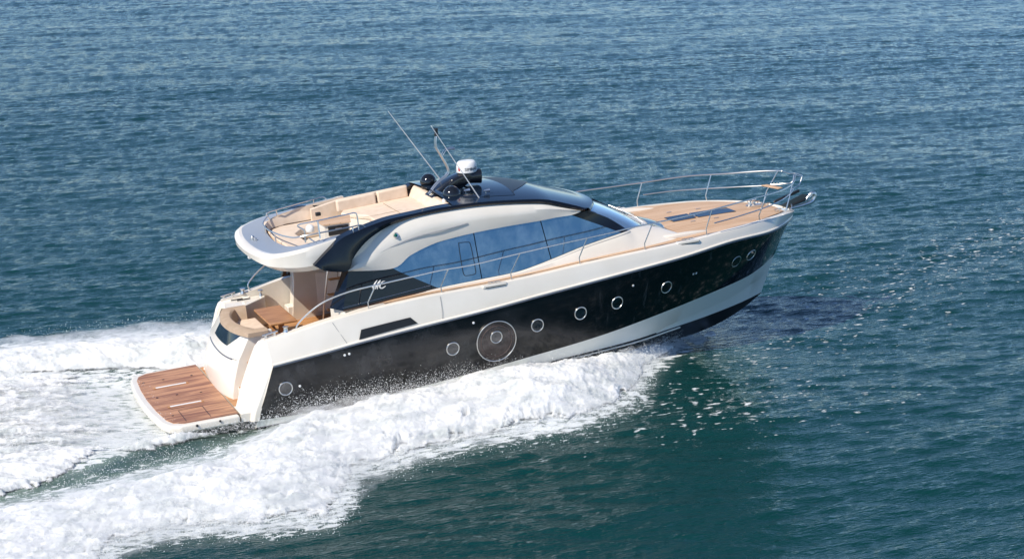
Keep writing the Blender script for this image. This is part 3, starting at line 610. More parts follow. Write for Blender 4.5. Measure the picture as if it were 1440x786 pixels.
# ---- main deck rails
RT = [Vector(p) for p in [(5.028,-2.341,2.539),(5.486,-2.359,2.571),(6.161,-2.382,2.618),(6.830,-2.390,2.658),(7.659,-2.400,2.664),(8.882,-2.406,2.752),(9.807,-2.397,2.805),(10.687,-2.380,2.842),(11.373,-2.341,2.865),(11.969,-2.308,2.895),(12.537,-2.276,2.905),(13.439,-2.165,2.913),(14.426,-2.012,2.931)]]
RT = [Vector(p) for p in [(3.270,-2.020,1.619),(3.278,-2.020,1.802),(3.563,-2.050,2.056),(3.880,-2.120,2.263),(4.197,-2.160,2.377),(4.595,-2.220,2.469)]] + RT
port_rail_front = [(15.6, 1.74, 2.98), (16.6, 1.36, 2.97), (17.3, .90, 3.01), (17.66, .52, 3.04)]
RTs = RT + [Vector(p) for p in [(15.6, -1.74, 2.96), (16.6, -1.36, 2.93), (17.2, -.98, 2.93), (17.55, -.66, 2.97), (17.72, -.40, 3.07)]]
MB().tube(RTs, .019, 8, True, 5).build('deck_rail', STL, Y)
RTp = flip([p for p in RT if p.x > 4.9]) + [Vector(p) for p in port_rail_front] + [Vector((17.74, .30, 3.06))]
MB().tube(RTp, .019, 8, True, 5).tube([(3.2, 2.05, 1.74), (3.2, 2.08, 1.95), (3.75, 2.12, 2.35), (4.6, 2.2, 2.55), (4.95, 2.3, 2.6)], .019, 8).build('deck_rail', STL, Y)
# lower rails at the bow
LRs = [(14.38, -2.05, 2.58), (15.2, -1.86, 2.60), (16.1, -1.50, 2.60), (16.9, -1.06, 2.61), (17.45, -.62, 2.64), (17.66, -.42, 2.70)]
MB().tube(LRs, .016, 8).build('lower_rail', STL, Y); MB().tube(flip(LRs[:-1]) , .016, 8).build('lower_rail', STL, Y)
# stanchions
SB = [(519, 438, 526.5, 401.5), (621.6, 415.1, 630.5, 378), (719.8, 396.8, 730.5, 356.2), (816, 374, 825.8, 334.6), (907.5, 352.5, 917.6, 314.2), (994, 331.8, 1004.7, 294.6)]
for q in [(4.988,-2.290,1.920),(6.825,-2.340,2.023),(8.635,-2.359,2.050),(10.478,-2.340,2.154),(12.319,-2.238,2.228),(14.176,-2.017,2.272)]:
    q = Vector(q); c = atx(CAP, [q.x])[0]
    k = min(cat(RT, 8), key=lambda p: abs(p.x - (q.x + .20)))
    a = [c + Vector((0, .01, 0)), c + Vector((-.01, .01, .16)), Vector(k)]
    MB().tube(a, .015, 8, False).build('stanchion', STL, Y); MB().tube(flip(a), .015, 8, False).build('stanchion', STL, Y)
for a in ([(16.02, -1.46, 2.28), (16.0, -1.47, 2.42), (16.22, -1.53, 2.95)], [(17.30, -.60, 2.17), (17.42, -.60, 2.5), (17.70, -.42, 3.06)]):
    MB().tube(a, .016, 8, False).build('stanchion', STL, Y); MB().tube(flip(a), .016, 8, False).build('stanchion', STL, Y)
# pulpit and seat
MB().tube([(17.70, -.42, 3.0), (17.76, -.30, 3.05), (17.95, -.26, 2.97), (18.08, -.18, 2.96), (18.10, .18, 2.96), (17.95, .26, 2.97), (17.74, .30, 3.06)], .016, 8).tube([(17.52, -.52, 2.68), (17.8, -.28, 2.70), (17.98, -.2, 2.73), (18.10, -.15, 2.93)], .016, 8).tube([(17.52, .52, 2.68), (17.8, .28, 2.70), (17.98, .2, 2.73), (18.10, .15, 2.93)], .016, 8).build('bow_pulpit', STL, Y)
MB().slab([(17.20, .50, 2.68), (17.38, .50, 2.68), (17.52, -.10, 2.68), (17.36, -.14, 2.68)], (0, 0, .03)).build('pulpit_seat', TEAK, Y, bevel=.01)
# anchor gear
MB().slab([(17.32, .07, 2.27), (18.1, .07, 2.47), (18.1, -.0, 2.47), (17.32, -.0, 2.27)], (0, 0, .075)).build('anchor_shank', DARK, Y, bevel=.01)
MB().slab([(17.45, -.02, 2.20), (18.15, -.02, 2.42), (18.42, -.02, 2.36), (18.3, -.02, 2.22), (17.7, -.02, 2.10)], (0, -.03, 0)).build('bow_roller_plate', mat('galvanised_plate', (.09, .11, .12), .35, metal=.6), Y)
MB().tube([(17.74, -.06, 2.08), (18.1, -.06, 2.11), (18.42, -.06, 2.17), (18.53, -.06, 2.32), (18.46, -.06, 2.40), (18.34, -.06, 2.34), (18.22, -.06, 2.24)], lambda t: .035 + .025 * math.sin(math.pi * t), 8).build('anchor', STL, Y)
MB().tube([(17.74, -.06, 2.14), (18.3, -.06, 2.29)], .035, 8, False).build('anchor_chain', DARK, Y)
MB().tube([(17.50, -.52, 2.15), (17.60, -.42, 2.24), (17.72, -.18, 2.22), (17.8, -.02, 2.07)], .013, 8).build('bow_grab_rail', STL, Y)
wl_ = MB().lathe((16.62, .14, 2.25), [(.11, 0), (.11, .05), (.06, .07), (.05, .15), (.075, .18), (.075, .20)], seg=18).box((16.78, .10, 2.28), (.30, .16, .06)).build('windlass', STL, Y)
MB().lathe((16.86, .34, 2.25), [(.055, 0), (.045, .10), (.075, .14), (.07, .16)], seg=14).build('windlass_drum', STL, wl_)
for x, y in ((17.05, .55), (17.05, -.62), (17.15, .16), (17.0, .25)):
    MB().tube([(x - .11, y, 2.27), (x + .11, y, 2.27)], .018, 6, False).tube([(x - .05, y, 2.20), (x - .05, y, 2.27)], .016, 6, False).tube([(x + .05, y, 2.20), (x + .05, y, 2.27)], .016, 6, False).build('bow_cleat', STL, Y)
# cleats set into the bulwark
for (x, ) in ((8.15,), (13.55,)):
    c = atx(CAP, [x])[0]
    for s in (1, -1):
        MB().box((x, s * (-c.y + .045), c.z - .03), (.62, .13, .075)).build('fairlead', GEL, Y, bevel=.015)
        MB().box((x + .02, s * (-c.y + .112), c.z - .058), (.52, .008, .018)).build('fairlead_shadow_gap', DARK, Y)
        MB().tube([(x - .16, s * (-c.y + .04), c.z + .05), (x + .16, s * (-c.y + .04), c.z + .05)], .017, 6, False).tube([(x - .05, s * (-c.y + .04), c.z), (x - .05, s * (-c.y + .04), c.z + .05)], .015, 6, False).tube([(x + .05, s * (-c.y + .04), c.z), (x + .05, s * (-c.y + .04), c.z + .05)], .015, 6, False).build('deck_cleat', STL, Y)

# ---- hull fittings: side vent, portholes, skin fittings
def on_hull(z_, x_):
    """starboard band surface y at x, z"""
    a = atx(RUBC, [x_])[0]; b = atx(BBC, [x_])[0]
    t = (z_ - b.z) / (a.z - b.z)
    return a.y * t + b.y * (1 - t) - .07 * t * (1 - t) * 2
def hull_normal(x_, z_):
    e = .05
    p = Vector((x_, on_hull(z_, x_), z_)); u = Vector((x_ + e, on_hull(z_, x_ + e), z_)) - p; v = Vector((x_, on_hull(z_ + e, x_), z_ + e)) - p
    n = u.cross(v).normalized()
    return n if n.y < 0 else -n
for x_, y_, z_ in [(2.744,-2.443,0.470),(6.930,-2.500,0.704),(9.171,-2.482,0.897),(10.351,-2.458,0.996),(11.396,-2.370,1.066),(12.870,-2.203,1.177),(15.205,-1.570,1.348),(15.734,-1.380,1.399)]:
    p = Vector((x_, on_hull(z_, x_), z_)); nn = hull_normal(x_, z_)
    ph = MB().torus(p + nn * .012, nn, .158, .014, 32).build('porthole', STL, Y)
    MB().lathe(p + nn * .002, [(.15, 0), (.148, .012)], nn, 32).build('porthole_glass', DGL, ph)
for x_, y_, z_ in [(8.071,-2.504,0.689)]:
    p = Vector((x_, on_hull(z_, x_), z_)); nn = hull_normal(x_, z_)
    big = MB().torus(p + nn * .012, nn, .515, .013, 56).build('round_hull_window', STL, Y)
    MB().lathe(p - nn * .03, [(.51, 0), (.508, .04)], nn, 56).build('round_window_glass', ROSE, big)
    MB().torus(p + nn * .016, nn, .40, .008, 40).build('inner_ring', mat('faint_bronze', (.09, .06, .055), .4), big)
for x_, y_, z_ in [(8.066,-2.504,0.799)]:
    p = Vector((x_, on_hull(z_, x_), z_)); nn = hull_normal(x_, z_)
    ph = MB().torus(p + nn * .026, nn, .148, .013, 32).build('porthole', STL, Y)
    MB().lathe(p + nn * .014, [(.14, 0), (.138, .012)], nn, 32).build('porthole_glass', DGL, ph)
for x_, y_, z_ in [(3.088,-2.450,0.468),(4.235,-2.474,1.027),(4.347,-2.476,1.039),(7.504,-2.503,1.259),(11.856,-2.326,1.435),(13.711,-2.022,1.357),(13.806,-2.001,1.359)]:
    p = Vector((x_, on_hull(z_, x_), z_)); nn = hull_normal(x_, z_)
    MB().lathe(p, [(.030, 0), (.030, .012), (.018, .02)], nn, 14).build('skin_fitting', WHT, Y)
vent = [Vector(p) for p in [(4.757,-2.433,1.564),(5.981,-2.450,1.646),(6.100,-2.451,1.462),(4.681,-2.431,1.344)]]
def on_top(px_x, fz):
    a = atx(RUBC, [px_x])[0]; b = atx(CAP, [px_x])[0]; return a * (1 - fz) + (b + Vector((0, -.075, -.018))) * fz + Vector((0, -.024 * fz * (1 - fz) * 4 - .012, 0))
vt = [on_top(4.60, .18), on_top(4.72, .62), on_top(5.93, .66), on_top(6.12, .16)]
rowsv = [[on_top(4.62 + (6.10 - 4.62) * k / 9, .11 + .006 * k) for k in range(10)], [on_top(4.70 + (5.93 - 4.70) * k / 9, .44) for k in range(10)]]
ve = MB().loft(rowsv).build('side_vent', DARK, Y)
MB().tube([on_top(6.72, .1), on_top(6.74, .5), on_top(6.74, .95)], .004, 5).build('hull_seam', RUB, Y)
MB().tube([on_top(4.32, .1), on_top(4.05, .95)], .004, 5).build('hull_seam', RUB, Y)

# ---- radar mast, domes, aerials
def sec(c, w, h, t):     # rounded rectangular section in the x-z plane tangent t
    c = Vector(c); t = Vector(t).normalized(); u = Vector((0, 1, 0)); v = t.cross(u).normalized(); out = []
    for a in range(16):
        th = 2 * math.pi * a / 16; ca, sa = math.cos(th), math.sin(th)
        out.append(c + u * (w / 2 * math.copysign(abs(ca) ** .5, ca)) + v * (h / 2 * math.copysign(abs(sa) ** .5, sa)))
    return out
pth = cat([(7.50, 0, 3.90), (7.85, 0, 4.10), (8.2, 0, 4.23), (8.52, 0, 4.28), (8.86, 0, 4.27)], 5)
rowsm = []
for i, p in enumerate(pth):
    f = i / (len(pth) - 1); t = pth[min(i + 1, len(pth) - 1)] - pth[max(i - 1, 0)]
    rowsm.append(sec(p, .62 - .16 * f, .10 + .27 * f, t))
mast = MB().loft(rowsm, True, True, True).slab([(7.6, .2, 3.9), (8.2, .2, 3.98), (8.55, .16, 4.2), (8.0, .18, 4.14)], (0, -.4, 0)).build('radar_mast', DOME, Y)
rd = MB().lathe((8.55, 0, 4.42), [(.19, -.06), (.24, -.02), (.262, .0), (.262, .06), (.258, .14), (.23, .235), (.20, .262), (.10, .275), (0, .278)], seg=40).build('radar_dome', WHT, Y)
MB().lathe((8.55, 0, 4.36), [(.16, 0), (.2, .02)], seg=24).build('radar_foot', STL, rd)
def wrap_text(body, size, c, r, ang0, z, m, parent, name):
    cu = bpy.data.curves.new(name, 'FONT'); cu.body = body; cu.size = size; cu.align_x = 'CENTER'; cu.extrude = .002
    ob = bpy.data.objects.new(name, cu); col.objects.link(ob)
    bpy.context.view_layer.update()
    me = bpy.data.meshes.new_from_object(ob.evaluated_get(bpy.context.evaluated_depsgraph_get())); bpy.data.objects.remove(ob)
    for v in me.vertices:
        a = ang0 + v.co.x / r; rr_ = r + .004 + v.co.z
        v.co = Vector((c[0] + rr_ * math.cos(a), c[1] + rr_ * math.sin(a), z + v.co.y))
    o = link(name, me, parent, m, False); return o
wrap_text('SIMRAD', .105, (8.55, 0), .260, R(-90) + .16, 4.475, INK, rd, 'radar_lettering')
MB().loft([[(8.55 + .264 * math.cos(a), .264 * math.sin(a), z) for a in np.linspace(R(-162), R(-150), 4)] for z in (4.47, 4.56)]).build('radar_marking', RED, rd)
def dome(c, r, h):
    prof = [(r * .86, -h), (r * .86, -.05), (r * .98, -.03), (r, 0)] + [(r * math.cos(a), r * math.sin(a)) for a in np.linspace(.15, math.pi / 2, 10)]
    return MB().lathe(c, prof, seg=32).build('satellite_dome', DOME, Y)
dome((7.85, -.72, 4.04), .235, .22); dome((7.78, .78, 4.12), .215, .3)
MB().lathe((7.55, -.98, 3.99), [(.055, -.06), (.06, 0), (.045, .04), (0, .06)], seg=16).build('gps_puck', WHT, Y)
MB().lathe((8.2, -.98, 3.98), [(.30, -.05), (.28, .02), (.15, .07), (0, .08)], seg=24).build('aerial_base', DOME, Y)
def whip(a, b):
    a, b = Vector(a), Vector(b)
    o = MB().tube([a, a + (b - a) * .3, b], lambda t: .017 - .010 * t, 8, False).build('whip_aerial', WHIP, Y)
    MB().tube([a + Vector((.02, 0, -.10)), a], .03, 10, False).lathe(a + Vector((.03, 0, -.12)), [(.06, 0), (.05, .03)], seg=14).build('aerial_mount', STL, o)
whip(*[(8.407,-1.300,3.892),(7.248,-1.300,5.943)])
whip((8.28, 1.3, 4.02), [(7.043,1.300,5.954)][0])
for s in (.05, -.05):
    MB().tube([(7.50, s, 3.99), (7.72, s, 4.22), (7.98, s, 4.38), (8.06, s, 4.50), (8.0, s, 4.70), (7.84, s, 5.02), (7.78, s, 5.16), (7.79, s * .9, 5.34), (7.82, s * .5, 5.44)], .017, 8).build('light_mast', STL, Y)
MB().lathe((7.82, 0, 5.42), [(.05, 0), (.055, .05), (.03, .06)], seg=14).lathe((7.82, 0, 5.49), [(.045, 0), (.045, .07), (.055, .08), (.05, .12), (0, .13)], seg=14).build('masthead_light', DARK, Y)
for s in (.06, -.06):
    MB().tube([(7.93, s, 4.92), (8.02, s, 5.03), (8.12, s, 5.05), (8.25, s, 5.05)], lambda t: .012 + (.03 * max(0, t - .4)), 8).build('horn', STL, Y)
for x, y in ((8.22, -.72), (8.62, -1.05)):
    MB().tube([(x, y, 3.98), (x, y, 4.10)], .012, 6, False).tube([(x - .05, y, 4.10), (x + .10, y, 4.10)], lambda t: .02 + .03 * t, 8, False).build('deck_horn', STL, Y)

# ------------------------------------------------------------------ noise for water and foam
def vnoise(x, y, seed=0):
    xi = np.floor(x).astype(np.int64); yi = np.floor(y).astype(np.int64); fx = x - xi; fy = y - yi
    fx = fx * fx * (3 - 2 * fx); fy = fy * fy * (3 - 2 * fy)
    def h(a, b):
        n_ = (a * 374761393 + b * 668265263 + seed * 974634777) & 0xffffffff
        n_ = ((n_ ^ (n_ >> 13)) * 1274126177) & 0xffffffff
        return ((n_ ^ (n_ >> 16)) & 0xffff) / 65535.
    return (h(xi, yi) * (1 - fx) + h(xi + 1, yi) * fx) * (1 - fy) + (h(xi, yi + 1) * (1 - fx) + h(xi + 1, yi + 1) * fx) * fy
def fbm(x, y, o=5, seed=0, gain=.5, ridged=False):
    s = 0; a = 1; tot = 0
    for k in range(o):
        n_ = vnoise(x * 2 ** k + 17.3 * k, y * 2 ** k - 9.1 * k, seed + k)
        if ridged: n_ = 1 - np.abs(2 * n_ - 1)
        s = s + a * n_; tot += a; a *= gain
    return s / tot
sm = lambda e0, e1, v: (lambda t: t * t * (3 - 2 * t))(np.clip((v - e0) / (e1 - e0), 0, 1))

# wake outlines (world x -> y)
AX = [-40, -12, -7, -4.3, -2.8, -2.4, -1.25, .4, 1.8, 2.5, 3.1, 4.9, 7, 8.4, 10.3, 11, 12, 13.5, 15.0]
AI = [-12, -7.0, -6.1, -5.65, -5.42, -5.35, -5.15, -4.66, -3.6, -2.9, -2.45, -2.2, -2.15, -2.1, -1.95, -1.8, -1.35, -.6, -.05]
AO = [-34, -17, -13, -11, -9.3, -8.6, -8.3, -8.9, -9.0, -7.9, -6.5, -6.15, -5.95, -5.85, -4.9, -4.2, -2.7, -1.2, -.22]
AH = [.10, .2, .26, .30, .33, .34, .36, .40, .45, .48, .50, .55, .62, .66, .62, .52, .36, .22, .10]
APX = [-40, -12, -7, -4.3, -2.8, 1, 2.5, 5, 8, 10.3, 12, 13.5, 15]; APY = [22, 9.6, 7.5, 6.9, 6.7, 6.5, 6.1, 5.7, 5.5, 4.7, 2.7, 1.2, .3]     # outer edge on the far side
def wash(x, y, side=-1):
    yi_ = np.interp(x, AX, AI); yo_ = np.interp(x, AX, AO); hh = np.interp(x, AX, AH)
    if side > 0: yi_, yo_ = np.where(x < 2.5, np.maximum(2.35, -yi_ - 1.5), -yi_ - .3), np.interp(x, APX, APY)
    u = (y - yi_) / (yo_ - yi_)
    return u, hh
def waves(x, y):
    """wind sea: heights from many short-crested components"""
    z = np.zeros_like(x); g = np.random.default_rng(11)
    for lam, amp, cnt, spread in ((13, .026, 5, .30), (7, .013, 7, .4), (4, .0065, 9, .45), (2.3, .0050, 11, .45), (1.35, .0052, 14, .42), (.85, .0060, 20, .40), (.52, .0058, 26, .42), (.34, .0036, 24, .45)):
        for _ in range(cnt):
            l_ = lam * g.uniform(.75, 1.35); th = R(-100) + g.normal(0, spread); k_ = 2 * math.pi / l_
            ph = g.uniform(0, 6.283); a_ = amp * g.uniform(.5, 1.2) / math.sqrt(cnt) * 1.9
            p_ = k_ * (x * math.cos(th) + y * math.sin(th)) + ph + .6 * np.sin(.13 * x * math.sin(th) - .13 * y * math.cos(th) + ph * 2)
            s_ = np.sin(p_); z += (a_ * (s_ + .22 * np.cos(2 * p_))).astype(x.dtype)
    return z
def calm(x, y):
    """1 in open water, lower around and behind the boat"""
    d = np.maximum(np.maximum(-(x + 0.5), x - 15.5), np.abs(y) - 2.4)
    return .25 + .75 * sm(0, 2.0, d)
def dents(x, y):
    """hollow behind the transom and beside the quarter"""
    z = -.24 * np.exp(-((x - .6) / 2.2) ** 2) * sm(3.0, 1.8, np.abs(y))
    ui = np.interp(x, AX, AI)
    z += -.14 * np.exp(-((y - (ui + .9)) / .8) ** 2) * sm(4.0, 1.0, x) * sm(-14, -2, x)
    z += .16 * np.exp(-((y + 1.2 + .55 * (15 - x)) / 1.2) ** 2) * sm(15.5, 12, x) * sm(2, 9, x)
    return z
def grid_mesh(name, X, Yg, Z, keep=None):
    nx, ny = X.shape; v = np.stack([X, Yg, Z], -1).reshape(-1, 3).astype(np.float32)
    idx = np.arange(nx * ny).reshape(nx, ny)
    q = np.stack([idx[:-1, :-1], idx[1:, :-1], idx[1:, 1:], idx[:-1, 1:]], -1)
    q = q[keep] if keep is not None else q.reshape(-1, 4)
    used = np.unique(q); rm_ = np.full(nx * ny, -1, np.int32); rm_[used] = np.arange(len(used)); v = v[used]; q = rm_[q]
    me = bpy.data.meshes.new(name); me.vertices.add(len(v)); me.vertices.foreach_set('co', v.ravel())
    me.loops.add(q.size); me.loops.foreach_set('vertex_index', q.ravel().astype(np.int32))
    me.polygons.add(len(q)); me.polygons.foreach_set('loop_start', np.arange(0, q.size, 4, dtype=np.int32))
    me.update(calc_edges=True); me.polygons.foreach_set('use_smooth', np.ones(len(q), bool)); me.update()
    return me, used

# ------------------------------------------------------------------ sea
gx = np.concatenate([[-9000, -3000, -1000, -400, -180, -100, -60, -42], np.arange(-30, 100, .145), [112, 130, 170, 260, 500, 1200, 3500, 9000]])
gy = np.concatenate([[-9000, -3000, -1000, -300, -120, -70, -45], np.arange(-32, -19, .25), np.arange(-19, 16, .095), np.arange(16, 55, .18), np.arange(55, 125, .34), [140, 170, 220, 320, 600, 1400, 3500, 9000]])
X, Yg = np.meshgrid(gx.astype(np.float32), gy.astype(np.float32), indexing='ij')
fade = sm(420., 100., np.hypot(X - 10, Yg)) * (np.abs(X - 35) < 66) * (Yg > -33) * (Yg < 126)
Z = waves(X, Yg) * fade * calm(X, Yg) + dents(X, Yg)
me, used = grid_mesh('sea', X, Yg, Z)
# foam cover attribute: lace near the wash, flecks ahead of the bow
xs_, ys_ = X.ravel()[used], Yg.ravel()[used]
lace = np.zeros(len(xs_), np.float32)
near = (xs_ > -12) & (xs_ < 45) & (ys_ > -25) & (ys_ < 25); xn, yn = xs_[near].astype(np.float64), ys_[near].astype(np.float64)
ua, ha = wash(xn, yn, -1); ub, hb = wash(xn, yn, 1)
wdt = np.abs(np.interp(xn, AX, AO) - np.interp(xn, AX, AI))
edge = sm(1.0 + 1.1 / np.maximum(wdt, .5), 1.0, ua) * sm(-.8 / np.maximum(wdt, .5), 0., ua) * (xn < 15)
edgb = sm(1.0 + 1.1 / np.maximum(wdt, .5), 1.0, ub) * sm(-.8 / np.maximum(wdt, .5), 0., ub) * (xn < 15)
stern = sm(1.2, -.2, xn) * sm(.0, .6, 3.2 + .45 * np.maximum(0, -xn) - np.abs(yn - .2)) * .85
tr = np.exp(-((yn - np.interp(xn, AX, AI) - .5) / .8) ** 2) * sm(3.5, 1.5, xn) * .62
stern = np.maximum(stern, tr)
lane = np.exp(-((yn + 2.2 - .62 * (xn - 14.5) * .9) / 3.2) ** 2) * sm(10, 15, xn)
lane2 = sm(4.5, 0, np.abs(yn + 5.5)) * sm(5, 9, xn) * sm(19, 14, xn)
fl = np.maximum(.30 * lane, .30 * lane2)
lace[near] = np.clip(np.maximum(np.maximum(edge, edgb) * .8, np.maximum(stern, fl)), 0, 1)
at = me.attributes.new('foam', 'FLOAT', 'POINT'); at.data.foreach_set('value', lace)
aerv = np.zeros(len(xs_), np.float32)
aerv[near] = np.clip(np.maximum(np.exp(-((yn - np.interp(xn, AX, AI) - .55) / .9) ** 2) * sm(3.6, 1.8, xn), sm(2.0, .6, xn) * sm(.0, .8, 3.2 + .5 * np.maximum(0, -xn) - np.abs(yn))) + .35 * np.maximum(edge, edgb), 0, 1)
at = me.attributes.new('aerated', 'FLOAT', 'POINT'); at.data.foreach_set('value', aerv)
sea = link('sea', me, None, None, False); tag(sea, kind='structure')
SEA = mat('sea_water', (.003, .038, .036), .07, ior=1.33); m = SEA
B(m).inputs['Specular Tint'].default_value = (.80, 1., .97, 1)
def wnoise(scale, rotz, ns, det=3, rough=.55, dist=0.):
    n_ = N(m, 'ShaderNodeTexNoise'); n_.inputs['Scale'].default_value = ns; n_.inputs['Detail'].default_value = det; n_.inputs['Roughness'].default_value = rough; n_.inputs['Distortion'].default_value = dist
    L(m, coords(m, scale, (0, 0, rotz)), n_.inputs['Vector']); return n_
b1 = wnoise((.5, 1.6, 1), R(-14), 3.2, 4, .6); b2 = wnoise((.55, 1.6, 1), R(-30), 8.5, 3, .55)
bp1 = N(m, 'ShaderNodeBump'); bp1.inputs['Strength'].default_value = 1.; bp1.inputs['Distance'].default_value = .045
bp2 = N(m, 'ShaderNodeBump'); bp2.inputs['Strength'].default_value = 1.; bp2.inputs['Distance'].default_value = .03
L(m, b1.outputs['Fac'], bp1.inputs['Height']); L(m, b2.outputs['Fac'], bp2.inputs['Height']); L(m, bp1.outputs[0], bp2.inputs['Normal']); L(m, bp2.outputs[0], B(m).inputs['Normal'])
fa = N(m, 'ShaderNodeAttribute'); fa.attribute_name = 'foam'
f1 = wnoise((.8, 1.7, 1), R(10), 2.2, 9, .72, .6)
sb = N(m, 'ShaderNodeMath', operation='SUBTRACT'); sb.inputs[0].default_value = 1.02; sc_ = N(m, 'ShaderNodeMath', operation='MULTIPLY'); sc_.inputs[1].default_value = .62
L(m, fa.outputs['Fac'], sc_.inputs[0]); L(m, sc_.outputs[0], sb.inputs[1])
gt = N(m, 'ShaderNodeMath', operation='SUBTRACT'); L(m, f1.outputs['Fac'], gt.inputs[0]); L(m, sb.outputs[0], gt.inputs[1])
mu = N(m, 'ShaderNodeMath', operation='MULTIPLY', use_clamp=True); mu.inputs[1].default_value = 9.; L(m, gt.outputs[0], mu.inputs[0])
# short bright flecks
v1 = N(m, 'ShaderNodeTexNoise'); v1.inputs['Scale'].default_value = 3.6; v1.inputs['Detail'].default_value = 5; v1.inputs['Roughness'].default_value = .55; L(m, coords(m, (.9, 2.0, 1), (0, 0, R(6))), v1.inputs['Vector'])
s2 = N(m, 'ShaderNodeMath', operation='MULTIPLY_ADD'); s2.inputs[1].default_value = -.36; s2.inputs[2].default_value = .70; L(m, fa.outputs['Fac'], s2.inputs[0])
g2 = N(m, 'ShaderNodeMath', operation='SUBTRACT'); L(m, v1.outputs['Fac'], g2.inputs[0]); L(m, s2.outputs[0], g2.inputs[1])
m2 = N(m, 'ShaderNodeMath', operation='MULTIPLY', use_clamp=True); m2.inputs[1].default_value = 11.; L(m, g2.outputs[0], m2.inputs[0])
has = N(m, 'ShaderNodeMath', operation='GREATER_THAN'); has.inputs[1].default_value = .04; L(m, fa.outputs['Fac'], has.inputs[0])
m3 = N(m, 'ShaderNodeMath', operation='MULTIPLY'); L(m, m2.outputs[0], m3.inputs[0]); L(m, has.outputs[0], m3.inputs[1])
mxx = N(m, 'ShaderNodeMath', operation='MAXIMUM'); L(m, mu.outputs[0], mxx.inputs[0]); L(m, m3.outputs[0], mxx.inputs[1])
cm_ = N(m, 'ShaderNodeMix', data_type='RGBA'); cm_.inputs[6].default_value = (.003, .038, .036, 1); cm_.inputs[7].default_value = (.74, .77, .77, 1)
aer = N(m, 'ShaderNodeAttribute'); aer.attribute_name = 'aerated'
an = wnoise((1., 1., 1), 0, 1.4, 6, .6); am = N(m, 'ShaderNodeMath', operation='MULTIPLY'); am2 = N(m, 'ShaderNodeMath', operation='MULTIPLY', use_clamp=True); am2.inputs[1].default_value = 1.7
L(m, an.outputs['Fac'], am.inputs[0]); L(m, aer.outputs['Fac'], am.inputs[1]); L(m, am.outputs[0], am2.inputs[0])
wm = N(m, 'ShaderNodeMix', data_type='RGBA'); wm.inputs[6].default_value = (.003, .038, .036, 1); wm.inputs[7].default_value = (.20, .27, .235, 1)
L(m, am2.outputs[0], wm.inputs[0]); L(m, wm.outputs[2], cm_.inputs[6])
L(m, mxx.outputs[0], cm_.inputs[0]); L(m, cm_.outputs[2], B(m).inputs['Base Color'])
rm3 = N(m, 'ShaderNodeMath', operation='MULTIPLY_ADD'); rm3.inputs[1].default_value = .7; rm3.inputs[2].default_value = .07; L(m, mxx.outputs[0], rm3.inputs[0]); L(m, rm3.outputs[0], B(m).inputs['Roughness'])
me.materials.append(SEA)

# ------------------------------------------------------------------ foam of the wake (real relief)
FOAM = mat('white_sea_foam', (.66, .67, .67), .9, spec=.15); vary(FOAM, (.52, .555, .55), (.80, .805, .80), scale=(.7, 1.3, 1), ns=1.9, detail=10, lo=.32, hi=.58)
B(FOAM).inputs['Subsurface Weight'].default_value = .7; B(FOAM).inputs['Subsurface Radius'].default_value = (1, 1, 1); B(FOAM).inputs['Subsurface Scale'].default_value = .14
fx = np.arange(-8, 15.3, .027); fy = np.arange(-11.5, 9.5, .027)
FX, FY = np.meshgrid(fx, fy, indexing='ij')
n1 = fbm(FX * 1.1, FY * 1.3, 6, 1, .55); n2 = fbm(FX * 3.2, FY * 3.4, 4, 31, .6, True); nst = fbm(FX * .55 + .25 * FY, FY * 2.6 + .75 * FX, 6, 77, .6)
nl_ = fbm(FX * .35, FY * .4, 3, 55); n3 = fbm(FX * 7.5, FY * 7.5, 3, 91, .65); wx = fbm(FX * .9, FY * .9, 3, 12) - .5
fth = {sd_: fbm((-.50 * FX + sd_ * .87 * FY) * .8, (.87 * FX + sd_ * .50 * FY) * 4.5, 4, 140 + sd_, .55) - .5 for sd_ in (-1, 1)}
H = np.full(FX.shape, -1.)
for side in (-1, 1):
    u, hh = wash(FX, FY, side)
    lo_in = np.interp(FX, [2, 4.5, 6.5, 9], [.15, .30, .62, .62])
    prof = np.where(u < .3, lo_in + (1 - lo_in) * sm(0., .3, u), sm(1.04, .25, u) ** .8)
    prof = np.where((u < .0), lo_in - u * -4., prof)
    aft = sm(3.2, 1.2, FX)          # behind the quarter the inner edge drops to the trough
    prof = prof * (1 - aft) + aft * np.clip(np.minimum(sm(-.02, .22, u), prof), 0, 1)
    wd = np.abs(np.interp(FX, AX, AO) - np.interp(FX, AX, AI)); hh = hh * (1.15 if side > 0 else 1.)
    body = hh * prof * (.6 + .8 * nl_) + (n1 - .5) * .26 * np.minimum(1, wd / 2.5) * (.25 + .75 * sm(0, .4, prof)) + (n2 - .55) * .06 + (n3 - .5) * .06 + fth[side] * .11 * np.minimum(1, wd / 3)
    inside = (u > -.35) & (u < 1.35)
    edgecut = sm(1.12, .86, u + (n1 - .5) * .55 + wx * .35 + (n3 - .5) * .3 + fth[side] * .45)
    hfld = body * edgecut - (1 - edgecut) * .12
    hfld = np.where(u < 0, np.minimum(hfld, .10 + u * 2.), hfld)
    H = np.maximum(H, np.where(inside, hfld, -1))
# stern wake
hw = 2.45 + .56 * np.maximum(0, -FX); yc_ = FY - (-.05 + .03 * FX); hw = hw + np.where(yc_ > 0, 1.1 * sm(1.5, -.5, FX), .22)
prs = sm(hw + .55, hw - 1.1, np.abs(yc_) + (n1 - .5) * 1.1 + (n3 - .5) * .7 + (n2 - .5) * .3) * sm(1.4, -.3, FX)
nearp = sm(-3.2, .2, FX)
hst = (nst - .42 - .02 * nearp) * .32 + (n1 - .5) * .16 + (n2 - .55) * .05 + (n3 - .5) * .06 + .035 + .08 * sm(-.5, -4., FX) - .12 * np.exp(-((FX - .1) / 1.3) ** 2)
H = np.maximum(H, np.where(prs > .02, hst * prs - (1 - prs) * .2, -1))
